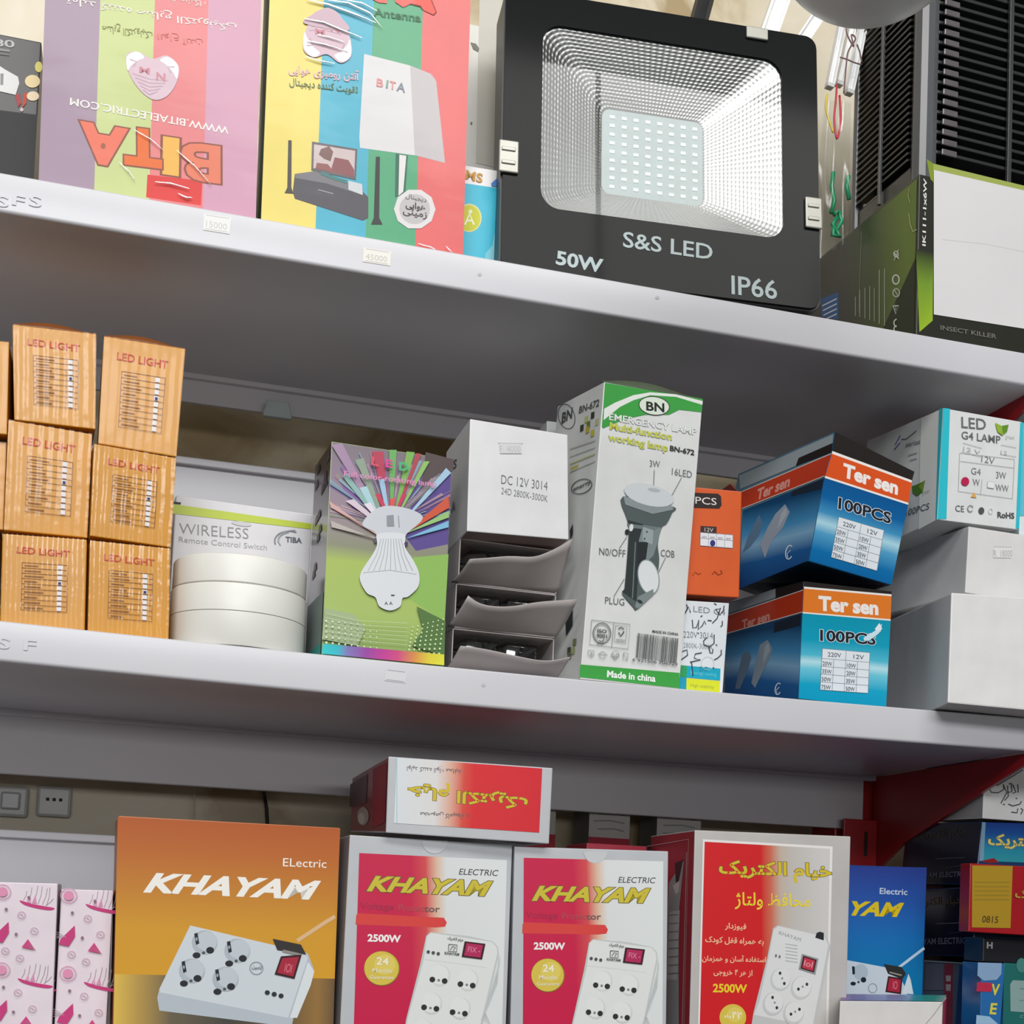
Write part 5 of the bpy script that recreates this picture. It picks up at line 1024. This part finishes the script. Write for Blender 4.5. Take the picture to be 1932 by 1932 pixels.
# ------------------------------------------------------------------ orange carton
def screen_switch(p, pts, glow='#a8243c'):
    p.poly(pts, '#3a1a20'); c = (sum(q[0] for q in pts) / 4, sum(q[1] for q in pts) / 4); p.poly([(c[0] + (q[0] - c[0]) * .8, c[1] + (q[1] - c[1]) * .8) for q in pts], glow)
b = Box('power_strip_carton', 'orange power strip carton with white lettering and a four-socket strip picture', (0.0002, 0.0200, ZB_, 0.0400, -0.0102, -0.0193, 0.1709, 0.0700, 0.2012), {'*': '#b4642c', 'T': '#a3683c'}, px=dict(FLT=(224, 1539), FRT=(642, 1562), FLB=(211, 2030), FRB=(626, 2030)), group='power strip cartons on the bottom shelf', rough=.4)
p = Print(b, 'F', ZI)
p.quad((650, 530), (1878, 595), (1848, 1424), (632, 1398), grad([(0, '#d39a26'), (.3, '#d0962a'), (.55, '#c27f2c'), (.8, '#b9662a'), (1, '#b05826')], 'v', .42)); p.quad((632, 1398), (1848, 1424), (1835, 1900), (622, 1900), grad([(0, '#dcb850'), (.10, '#b8964a'), (.25, '#6a5f4a'), (.5, '#47453f'), (.75, '#5f5238'), (.92, '#94703a'), (1, '#6a5438')], 'u', .42))
p.done('printed_panel')
p = Print(b, 'F', ZI); p.text('ELectric', (1562, 803), (1802, 812), 48, '#f0ece6', .0); p.text('KHAYAM', (790, 942), (1768, 985), 112, '#efece4', .04, .38); p.done('brand_lettering')
p = Print(b, 'F', ZI)
p.line([(1640, 1215), (1800, 1110), (1850, 1080)], 20, '#d9b48a')
p.poly([(1050, 1130), (1700, 1285), (1735, 1380), (1715, 1460), (1620, 1640), (1610, 1690), (880, 1600), (868, 1530), (880, 1480)], '#b4bdc4'); p.poly([(1050, 1130), (1690, 1280), (1700, 1310), (1590, 1640), (885, 1500), (880, 1480)], '#ccd3d8'); p.poly([(1600, 1640), (1700, 1330), (1735, 1385), (1715, 1460), (1640, 1640)], '#d8dde0')
for x, y in ((1130, 1225), (1310, 1270), (1060, 1380), (1245, 1425)):
    p.ell((x, y), 72, 68, '#aeb7be', 8); p.ell((x + 10, y - 8), 58, 54, '#bfc7cd', 8); p.ell((x - 45, y + 70), 22, 17, '#24282c'); p.ell((x + 30, y + 42), 22, 19, '#24282c'); p.ell((x - 6, y + 56), 9, 8, '#4b5156'); p.poly([(x - 58, y - 50), (x - 40, y - 55), (x - 30, y + 5), (x - 48, y + 12)], '#24282c'); p.ell((x - 45, y - 20), 6, 10, '#9aa3aa')
for k in range(3): p.ell((1475 + k * 38, 1500 + k * 9), 14, 13, '#2c3034')
p.poly([(1505, 1203), (1660, 1235), (1690, 1290), (1530, 1265)], '#33302e'); p.line([(1560, 1270), (1650, 1290)], 14, '#8f8a84'); screen_switch(p, [(1550, 1300), (1665, 1290), (1625, 1425), (1515, 1400)]); p.text('IOI', (1568, 1385), (1605, 1392), 50, '#d97a8a', 0)
p.ring((1415, 1365), 36, 34, 4, '#8b949a', 10); p.text('لامین', (1388, 1372), (1442, 1380), 30, '#7c858c', .02, fa=True)
p.done('printed_power_strip')
# ------------------------------------------------------------------ red cartons
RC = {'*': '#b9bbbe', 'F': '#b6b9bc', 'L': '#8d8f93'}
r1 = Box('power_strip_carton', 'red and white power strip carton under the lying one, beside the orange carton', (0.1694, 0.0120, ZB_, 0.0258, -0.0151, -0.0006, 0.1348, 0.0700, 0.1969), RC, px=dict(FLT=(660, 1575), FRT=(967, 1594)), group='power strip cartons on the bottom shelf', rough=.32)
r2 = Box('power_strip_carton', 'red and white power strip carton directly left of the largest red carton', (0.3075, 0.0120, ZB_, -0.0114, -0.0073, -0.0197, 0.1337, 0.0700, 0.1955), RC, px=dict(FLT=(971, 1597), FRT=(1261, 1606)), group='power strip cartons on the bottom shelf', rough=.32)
class Mapped(Print):
    """the same artwork as on another carton of the kind, kept at the same distance from the top left corner"""
    def __init__(s, box, ref, z, du=0.0, dv=0.0):
        Print.__init__(s, box, 'F', z); s.ref = Print(ref, 'F', z); a = s.ref.fr(0, 1); c = s.fr(0, 1); s.du = c[0] - a[0] + du; s.dv = c[1] - a[1] + dv
        s.sx = (s.fr(1, 1)[0] - c[0]) / (s.ref.fr(1, 1)[0] - a[0]); s.a0 = a[0]; s.c0 = c[0]
    def p2(s, p):
        q = s.ref.p2(p); return (s.c0 + (q[0] - s.a0) * s.sx, q[1] + s.dv)
for b, notch in ((r1, 0), (r2, 1)):
    P = lambda: Mapped(b, r1, ZJ) if b is r2 else Print(b, 'F', ZJ)
    dy = 42 if notch else 0
    p = P(); p.quad((272, 803 - dy), (1247, 850 - dy), (1205, 2300), (225, 2300), grad([(0, '#c41a48'), (.40, '#c51c46'), (.50, '#cf4a4e'), (.58, '#d9b9a0'), (.64, '#d6d9d8'), (1, '#d9dddc')], 'u', .32, 0, .06)); p.poly([(252, 1215), (260, 1200), (700, 1225), (830, 1230), (850, 1262), (838, 1290), (780, 1295), (248, 1275)], '#d4433f'); p.done('red_white_panel')
    p = P()
    if notch: p.ell((775, 732), 82, 78, '#c3c4c6', 0, 24, 180, 360)
    else: p.ell((770, 722), 85, 85, '#c3c5c8', 0, 24, 180, 360)
    p.done('thumb_notch')
    p = P(); p.text('ELECTRIC', (928, 945), (1190, 955), 42, '#4a4d50', .005, .2); p.text('KHAYAM', (320, 1050), (1150, 1085), 105, '#c9b93a', .038, .38, out=('#6e5f3a', .03)); p.done('brand_lettering')
    p = P(); p.text('Voltage', (275, 1170), (500, 1180), 46, '#a8284a', .01); p.text('Protec', (530, 1183), (700, 1188), 44, '#b04a52', .01); p.text('tor', (700, 1190), (803, 1193), 44, '#6b5a58', .015); p.text('2500W', (325, 1385), (545, 1392), 50, '#f0ecea', .035); p.done('small_lettering')
    p = P(); p.ell((420, 1565), 118, 115, '#8f7a2a', n=36); p.ell((418, 1563), 114, 111, grad([(0, '#d4bc4a'), (1, '#d4bc4a')], 'u'), n=36); p.ell((440, 1540), 70, 66, '#dcc860', n=28); p.text('24', (382, 1538), (465, 1542), 52, '#efe6c4', .03, out=('#a8903a', .02)); p.text('Months', (357, 1590), (487, 1594), 30, '#efe6c4', .01, out=('#a8903a', .02)); p.text('Guarantee', (340, 1632), (498, 1636), 26, '#efe6c4', .01, out=('#a8903a', .02)); p.done('guarantee_seal')
    p = P()
    p.poly([(740, 1325), (950, 1345), (1000, 1352), (1150, 1385), (1185, 1420), (1192, 1470), (1085, 1932), (1040, 2080), (560, 2040), (580, 1900), (672, 1540), (683, 1490), (712, 1350)], '#c0c4c3'); p.poly([(745, 1330), (1145, 1390), (1178, 1425), (1182, 1465), (1070, 1932), (1030, 2060), (570, 2020), (590, 1900), (690, 1530), (700, 1480), (718, 1352)], '#dcdedb'); p.line([(690, 1505), (900, 1530), (1110, 1560)], 4, '#c9ccc9')
    for x, y in ((795, 1615), (980, 1645), (740, 1798), (928, 1830), (690, 1980), (880, 2010)):
        p.ell((x + 12, y - 2), 66, 72, '#cfd2cf', 14); p.ell((x + 4, y - 8), 62, 64, '#dfe1de', 14); p.ell((x - 42, y + 23), 19, 19, '#2c2e30'); p.ell((x + 39, y + 33), 19, 19, '#2c2e30'); p.ell((x, y + 28), 9, 9, '#7d8082')
    for k in range(3): p.ell((725 + k * 33, 1455 + k * 6), 11, 11, '#4b4e50')
    screen_switch(p, [(965, 1385), (1102, 1402), (1080, 1505), (945, 1488)], '#b02a5a'); p.text('FIX -', (985, 1455), (1065, 1465), 38, '#d98aa5', 0); p.text('خیام الکتریک', (850, 1380), (955, 1395), 28, '#5a5d5f', .02, fa=True); p.line([(860, 1405), (915, 1410), (912, 1455), (858, 1450), (860, 1405)], 5, '#5f6264'); p.line([(870, 1440), (885, 1420), (905, 1425), (890, 1445)], 5, '#5f6264'); p.text('KHAYAM', (832, 1470), (928, 1480), 18, '#5a5d5f', .03)
    for k in range(5): p.line([(1195, 1480 + k * 12), (1180 - k * 6, 1660), (1100, 1850), (1075 + k * 16, 1900 + k * 10)], 2.5, '#c3c8c9')
    p.done('printed_power_strip')
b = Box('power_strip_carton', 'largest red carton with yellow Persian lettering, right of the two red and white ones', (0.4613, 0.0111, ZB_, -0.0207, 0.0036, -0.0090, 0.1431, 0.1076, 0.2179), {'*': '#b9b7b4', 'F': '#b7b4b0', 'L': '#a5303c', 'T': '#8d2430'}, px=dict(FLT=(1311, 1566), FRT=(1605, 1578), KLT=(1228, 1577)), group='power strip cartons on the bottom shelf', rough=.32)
p = Print(b, 'F', ZK); WS = '#e2dedb'; p.poly([(1140, 712), (1997, 760), (1960, 2300), (1098, 2300)], WS); p.quad((1152, 728), (1980, 775), (1945, 2300), (1110, 2300), grad([(0, '#cc2026'), (.50, '#cc2126'), (.58, '#c96a52'), (.66, '#bfae9f'), (.75, '#bdb8b2'), (1, '#c9c7c4')], 'u', .32, 0, .06)); p.done('red_grey_panel')
p = Print(b, 'F', ZK); p.text('خیام الکتریک', (1245, 985), (1990, 1010), 140, '#d0b82e', .03, fa=True, out=('#57503a', .025)); p.done('brand_lettering')
p = Print(b, 'F', ZK); YL = '#e4cf3a'
p.text('محافظ ولتاژ', (1350, 1175), (1850, 1185), 115, YL, .012, fa=True); OR = '#f0c9a0'
p.text('فیوزدار', (1285, 1312), (1425, 1318), 50, OR, .015, fa=True); p.text('به همراه قفل کودک', (1155, 1402), (1540, 1420), 52, OR, .012, fa=True); p.text('استفاده آسان و همزمان', (1135, 1525), (1555, 1535), 52, OR, .012, fa=True); p.text('از هر ۴ خروجی', (1210, 1615), (1465, 1625), 50, OR, .012, fa=True); p.text('2500W', (1205, 1720), (1430, 1725), 58, '#e8c92e', .03); p.done('small_lettering')
p = Print(b, 'F', ZK); p.ell((1337, 1888), 88, 88, '#d4bc4a', n=32); p.ell((1350, 1870), 52, 50, '#dcc860', n=24); p.text('۲۴', (1330, 1895), (1395, 1898), 45, '#efe6d0', .02, fa=True); p.text('ماه', (1280, 1890), (1325, 1892), 26, '#efe6d0', .01, fa=True); p.done('guarantee_seal')
p = Print(b, 'F', ZL)
p.poly([(120, 1280), (440, 1350), (470, 1420), (380, 1880), (360, 2050), (-60, 1990), (-40, 1860), (50, 1500), (90, 1300)], '#bfc0bf'); p.poly([(125, 1285), (430, 1355), (455, 1410), (350, 1950), (-35, 1870), (0, 1780), (62, 1490), (95, 1310)], '#d6d7d6')
p.poly([(378, 1330), (400, 1322), (425, 1330), (425, 1380), (368, 1362)], '#26282a')
for x, y in ((150, 1630), (285, 1685), (100, 1790), (235, 1850)):
    p.ell((x - 10, y + 8), 68, 78, '#c3c5c4', 14); p.ell((x - 5, y), 60, 68, '#d9dad9', 14)
    for k in (-1, 0, 1): p.ell((x + 14 * k if x in (150, 100) else x + 28 * k, y + (34 * k if x in (150, 100) else -16 * k)), 9 if k else 7, 11 if k else 8, '#33363a' if k else '#8d9092')
p.poly([(280, 1468), (388, 1500), (368, 1605), (258, 1570)], '#8f9092'); screen_switch(p, [(288, 1480), (376, 1508), (358, 1592), (270, 1565)], '#c0364a'); p.text('IoI', (290, 1545), (345, 1560), 40, '#e0a0aa', 0); p.ell((108, 1480), 6, 10, '#6a6d70'); p.ell((132, 1486), 6, 10, '#6a6d70')
p.text('KHAYAM', (125, 1335), (270, 1385), 24, '#b3b5b6', .0)
for k in range(6): p.line([(170, 1400 + k * 22), (250, 1412 + k * 22)], 4, '#c3c4c5')
p.done('printed_power_strip')
p = Print(b, 'L', ZK); p.line([(770, 760), (1050, 712), (1010, 2300)], 7, '#cfa9ab'); p.poly([(920, 1000), (1020, 850), (985, 1200), (985, 2200), (870, 2200), (900, 1400)], '#9aa09f'); p.poly([(960, 870), (1015, 845), (985, 990), (965, 1000)], '#3a3032'); p.poly([(945, 1020), (990, 985), (985, 1060), (965, 1075)], '#c9c4c0'); p.poly([(925, 1190), (992, 1180), (975, 1640), (905, 1640)], '#b9bdbc')
for k in range(8): p.line([(918, 1215 + k * 55), (985, 1210 + k * 55)], 7, '#7d8584')
p.line([(1040, 800), (1000, 2300)], 14, '#b9a5a4'); p.done('side_print')
b = Box('power_strip_carton', 'red and white carton lying flat on the red cartons, its yellow Persian lettering upside down', (0.1962, 0.0078, -0.1352, -0.0241, 0.0112, 0.0031, 0.1340, 0.2000, 0.0577), {'*': '#b5b7ba', 'L': '#7d2430', 'T': '#9d3a40', 'B': '#8f9094'}, px=dict(FLT=(733, 1427), FRT=(1043, 1449), FRB=(1036, 1592), FLB=(728, 1571), KLT=(665, 1468), KLB=(659, 1569)), group='power strip cartons on the bottom shelf', rough=.3)
p = Print(b, 'F', ZJ); p.quad((520, 175), (1480, 245), (1460, 668), (500, 605), grad([(0, '#d4d9dc'), (.27, '#d8d6d4'), (.37, '#d9a892'), (.46, '#d24a3c'), (.53, '#d4252b'), (1, '#cf1f2c')], 'u', .3)); p.line([(520, 172), (520, 610)], 5, '#9fc4c8'); p.done('red_white_panel')
p = Print(b, 'F', ZJ); p.text('خیام الکتریک', (1390, 400), (600, 312), 125, '#cdb82e', .03, fa=True, out=('#5c4a36', .022)); p.done('brand_lettering')
p = Print(b, 'F', ZJ); p.text('تولید کننده انواع محافظ', (950, 235), (585, 215), 48, '#6f6466', .008, fa=True); p.text('مخصوص کامپیوتر و', (995, 540), (675, 520), 44, '#6a6466', .01, fa=True); p.done('small_lettering')
p = Print(b, 'L', ZJ); p.poly([(365, 250), (460, 200), (445, 600), (360, 640)], '#8d1a2c'); p.poly([(215, 350), (330, 280), (320, 470), (210, 500)], '#5f4046'); p.ell((300, 560), 38, 60, '#a8988f'); p.ell((290, 575), 22, 38, '#c9bdb4'); p.done('side_print')
# ------------------------------------------------------------------ blue carton and open white carton
b = Box('power_strip_carton', 'blue power strip carton with yellow lettering behind the largest red carton', (0.5059, 0.1210, ZB_, -0.0011, 0.0205, -0.0120, 0.2180, 0.0600, 0.1967), {'*': '#1f4a94', 'T': '#3a3f74'}, px=dict(FRT=(1749, 1637), FRB=(1738, 1980), FLT=(1400, 1625), FLB=(1395, 1980)), group='power strip cartons on the bottom shelf', rough=.3, coat=.2)
p = Print(b, 'F', ZL); p.quad((300, 888), (1106, 898), (1060, 2100), (290, 2100), grad([(0, '#0f7aa8'), (.35, '#0f78ac'), (.6, '#1a6cb0'), (.8, '#2a58a8'), (1, '#34489c')], 'v', .3, .2)); p.done('blue_panel')
p = Print(b, 'F', ZL); p.text('Electric', (795, 1072), (978, 1080), 42, '#c9d6e8', .015); p.text('KHAYAM', (230, 1198), (955, 1222), 98, '#d9bd1e', .04, .38); p.done('brand_lettering')
p = Print(b, 'F', ZL); p.line([(920, 1560), (1090, 1430)], 22, '#b9d0e4'); p.poly([(400, 1480), (580, 1510), (900, 1570), (980, 1720), (960, 1780), (400, 1780)], '#c3cfda'); p.poly([(945, 1730), (985, 1600), (1000, 1640), (1018, 1735)], '#d0dde6'); p.ell((670, 1590), 48, 55, '#a9b9c6'); p.ell((620, 1665), 18, 13, '#1c2228'); p.ell((688, 1640), 18, 18, '#1c2228'); p.ell((655, 1655), 8, 8, '#33404a'); p.poly([(612, 1550), (630, 1552), (632, 1602), (615, 1605)], '#22282e')
p.poly([(822, 1535), (940, 1555), (968, 1600), (945, 1635), (850, 1600)], '#2b2c2c'); p.line([(860, 1590), (940, 1610)], 10, '#9a9484'); screen_switch(p, [(850, 1615), (945, 1630), (935, 1735), (832, 1720)]); p.text('IO', (880, 1700), (910, 1702), 55, '#e07a8a', 0); p.ring((748, 1695), 28, 30, 4, '#7c8a96'); p.done('printed_power_strip')
b = Box('plain_carton', 'white carton with purple and teal top in front of the blue carton', (0.5700, -0.0300, ZB_, 0.0163, 0, -0.0100, 0.0900, 0.0850, 0.0817), {'*': '#d6d3d0', 'R': '#c01f34', 'T': '#7b7fa8', 'K': '#c01f34'}, px=dict(FLT=(1585, 1888), FRT=(1779, 1890), FRB=(1775, 2000), FLB=(1580, 2000), KLT=(1590, 1876), KRT=(1786, 1881)), rough=.35)
p = Print(b, 'T', ZL); p.fquad(.0, .0, 1, 1, grad([(0, '#7a4f96'), (.15, '#6d5aa0'), (.4, '#8a8fc0'), (.62, '#8fa0c4'), (.7, '#2f9a90'), (.9, '#3aa598'), (1, '#8fb9b4')], 'u', .3)); p.done('purple_teal_panel')
p = Print(b, 'F', ZL); p.line([(1100, 1932), (1160, 1860), (1210, 1790)], 4, '#8f8c8a'); p.done('fold_line')
# ------------------------------------------------------------------ cartons at the back, seen through the gap under the middle shelf
def rear(label, x0, x1, cols, Y=.286, top=-.060, split=-.112, seed=1):
    b = Box('small_carton', label, (x0, Y, ZB_, 0, 0, 0, x1 - x0, .05, top - ZB_), {'*': '#b9b6b0', 'L': '#7d7f80'}, group='small red and white cartons at the back of the bottom shelf')
    p = Print(b, 'F', 'f'); vs = (split - ZB_) / (top - ZB_); p.fquad(0.0, .02, 1.0, vs, '#b01f38'); p.done('red_band')
    p = Print(b, 'F', 'f'); rnd = random.Random(seed)
    for k in range(4): p.line([(.1 + .1 * rnd.random(), vs + .03 + k * .03), (.5 + .1 * rnd.random(), vs + .035 + k * .03), (.85, vs + .028 + k * .03)], .0011, '#7f8a86')
    p.done('handwriting')
    return b
rear('small red and white carton at the back, just right of the lying red carton', .372, .424, 0, seed=1)
rear('small red and white carton at the back, left of the largest red carton', .460, .505, 0, seed=2)
rear('small red and white carton at the back, half hidden behind the largest red carton', .535, .585, 0, top=-.06, seed=3)
b = Box('power_strip_carton', 'dark red carton seen between the second red carton and the largest one, farther back', (.400, .115, ZB_, 0, 0, 0, .058, .06, .2075), {'*': '#9c2030', 'F': '#a8243a', 'T': '#7d1c2a'}, group='power strip cartons on the bottom shelf')
# ------------------------------------------------------------------ next bay at the right
b = Box('small_carton', 'white carton with dark Persian calligraphy at the right picture edge, topmost of its stack', (0.7840, 0.0795, -0.0850, 0.0, 0.0299, 0.0016, 0.1500, 0.1000, 0.0535), {'*': '#d6d6d4', 'L': '#a9a8a6'})
p = Print(b, 'F', ZQ); HW = '#4a4f54'
for pts in ([(640, 320), (655, 345), (700, 348), (740, 325), (735, 290)], [(735, 290), (760, 345), (720, 420)], [(765, 300), (770, 372), (745, 400)], [(790, 280), (795, 340), (770, 345)], [(835, 290), (838, 345)], [(800, 290), (822, 345), (800, 350)], [(690, 300), (790, 240), (870, 190)], [(770, 425), (800, 438), (850, 425), (860, 405)], [(790, 480), (830, 485), (835, 455)], [(855, 455), (870, 465), (855, 495)], [(735, 425), (745, 430)], [(820, 385), (830, 388)], [(775, 285), (785, 287)]): p.line(pts, 9, HW)
p.done('calligraphy')
def dark(label, q, px, z_txt, first):
    b = Box('power_strip_carton', label, q, {'*': '#15162c', 'L': '#16172a', 'F': '#16345e'}, px=px, group='power strip cartons in the next bay', rough=.25, coat=.3)
    p = Print(b, 'L', ZQ)
    if first:
        p.text('خیام الکتریک', (145, 700), (490, 655), 80, '#4a4034', .01, fa=True); p.line([(275, 800), (480, 792)], 8, '#4b4c5c'); p.line([(345, 860), (485, 845)], 8, '#3c3d4e'); p.text('KHAYAM ELECTRIC', (120, 930), (490, 922), 36, '#5a5b6a', .02)
    else:
        p.line([(215, 1022), (470, 1000)], 6, '#2f3044'); p.text('خیام الکتریک', (120, 1150), (455, 1135), 80, '#5a4c34', .01, fa=True); p.line([(275, 1245), (465, 1238)], 8, '#5a5b6a'); p.line([(365, 1312), (465, 1300)], 8, '#33344a'); p.text('KHAYAM ELECTRIC', (110, 1388), (485, 1380), 42, '#666778', .02)
    p.done('side_lettering')
    if first:
        p = Print(b, 'F', ZQ); p.quad((600, 550), (1000, 560), (1000, 830), (590, 815), grad([(0, '#2f8f9a'), (.3, '#2a86a0'), (.7, '#1f4f94'), (1, '#1a3a80')], 'v', .25, .3)); p.poly([(590, 550), (615, 550), (600, 815), (570, 815)], '#6f94a8'); p.done('blue_panel')
        p = Print(b, 'F', ZQ); p.text('خیام الکتریک', (630, 745), (1230, 770), 120, '#d9c26a', .03, fa=True, out=('#5a4f34', .02)); p.done('brand_lettering')
    return b
dark('upper dark blue carton in the next bay, with blue front and yellow lettering', (0.7838, 0.0800, -0.1494, 0.0068, 0.02, 0.0149, 0.1500, 0.1273, 0.0622), dict(FLT=z2(ZQ, 590, 545), FLB=z2(ZQ, 545, 980), KLT=z2(ZQ, 75, 560)), 0, True)
dark('lower of two dark blue cartons stacked in the next bay, above the clear-edged carton', (0.7828, 0.0800, -0.2166, -0.0070, -0.0209, 0.0158, 0.1500, 0.1200, 0.0655), dict(FLT=z2(ZQ, 543, 990), FLB=z2(ZQ, 530, 1472)), 0, False)
b = Box('lamp_carton', 'pale blue carton with a red label strip, under the two dark blue cartons', (0.7860, 0.0800, ZB_, 0.0017, -0.0078, 0.0121, 0.1500, 0.1100, 0.1141), {'*': '#5f7a94', 'L': '#5c6f86', 'T': '#aeb6ba'}, px=dict(FLT=z2(ZQ, 560, 1515)), rough=.15, coat=.5)
p = Print(b, 'L', ZQ); p.poly([(335, 1520), (395, 1520), (390, 1932), (335, 1932)], '#8f3a50'); p.poly([(345, 1600), (380, 1600), (378, 1640), (348, 1640)], '#b9b0b8'); p.poly([(345, 1660), (380, 1660), (378, 1705), (348, 1705)], '#b9b0b8'); p.poly([(440, 1530), (530, 1530), (520, 1932), (410, 1932)], '#24487c'); p.poly([(465, 1600), (490, 1600), (470, 1900), (450, 1900)], '#4a74a0'); p.poly([(210, 1520), (330, 1520), (330, 1700), (200, 1700)], '#6a7286'); p.line([(200, 1500), (555, 1520), (545, 1932)], 9, '#aab6bc'); p.done('side_print')
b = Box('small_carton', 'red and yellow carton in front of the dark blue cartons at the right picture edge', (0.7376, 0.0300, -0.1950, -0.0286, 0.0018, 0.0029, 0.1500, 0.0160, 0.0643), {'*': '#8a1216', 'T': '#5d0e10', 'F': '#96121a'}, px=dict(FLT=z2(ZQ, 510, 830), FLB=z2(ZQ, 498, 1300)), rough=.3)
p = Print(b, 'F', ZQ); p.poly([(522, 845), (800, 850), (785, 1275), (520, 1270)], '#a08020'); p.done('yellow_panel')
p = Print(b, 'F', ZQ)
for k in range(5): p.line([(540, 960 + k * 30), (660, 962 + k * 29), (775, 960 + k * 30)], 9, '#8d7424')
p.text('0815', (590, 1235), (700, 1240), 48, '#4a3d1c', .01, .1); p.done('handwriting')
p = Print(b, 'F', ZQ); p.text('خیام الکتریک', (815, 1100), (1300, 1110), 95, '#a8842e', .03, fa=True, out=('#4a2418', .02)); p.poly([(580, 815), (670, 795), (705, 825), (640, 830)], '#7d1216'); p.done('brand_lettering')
b = Box('small_carton', 'low black carton with a grey letter H, under the red and yellow carton', (0.7640, 0.0460, -0.2199, -0.0004, 0.0002, 0.0119, 0.1500, 0.0300, 0.0220), {'*': '#1d1d22', 'F': '#1b1b20'}, rough=.3)
p = Print(b, 'F', ZQ); p.text('H', (622, 1412), (662, 1414), 45, '#9a9a9c', .04); p.done('lettering')
b = Box('small_carton', 'narrow blue carton with red band and yellow letters, left of the teal carton', (0.7625, 0.0460, ZB_, 0, 0, 0.0023, 0.0250, 0.0300, 0.1150), {'*': '#1f5a94', 'F': '#2464a0'}, rough=.25, coat=.3)
p = Print(b, 'F', ZQ); p.poly([(562, 1510), (725, 1515), (722, 1590), (690, 1630), (600, 1635), (558, 1600)], '#7f9cbc'); p.poly([(556, 1645), (660, 1650), (655, 1712), (552, 1708)], '#b02a44'); p.poly([(552, 1870), (640, 1880), (700, 1932), (548, 1932)], '#8fb2cc'); p.text('V', (655, 1732), (712, 1734), 80, '#cfc23a', .03, .1); p.text('E', (640, 1862), (692, 1865), 80, '#c9c04a', .03, .1); p.done('lettering')
b = Box('small_carton', 'teal carton with a pale grey label at the right picture edge, lowest row', (0.7890, 0.0460, ZB_, 0, 0, 0.0252, 0.0800, 0.0300, 0.1161), {'*': '#175a58', 'F': '#1a625e'}, px=dict(FLT=z2(ZQ, 742, 1512), FLB=z2(ZQ, 705, 2000)), rough=.35)
p = Print(b, 'F', ZQ); p.poly([(800, 1632), (1000, 1640), (1000, 1860), (785, 1845), (782, 1660)], '#7f9a98'); p.line([(850, 1690), (940, 1695)], 8, '#4f7a78'); p.line([(845, 1770), (940, 1775)], 8, '#5a8280'); p.ell((860, 1530), 35, 50, '#3f7a74'); p.text('CE', (850, 1890), (890, 1892), 22, '#7fa5a2'); p.done('label_panel')
b = Box('small_carton', 'grey carton glimpsed behind the red bracket in the next bay', (0.815, 0.19, ZB_, 0, 0, 0, .06, .05, .2150), {'*': '#6c7474'})
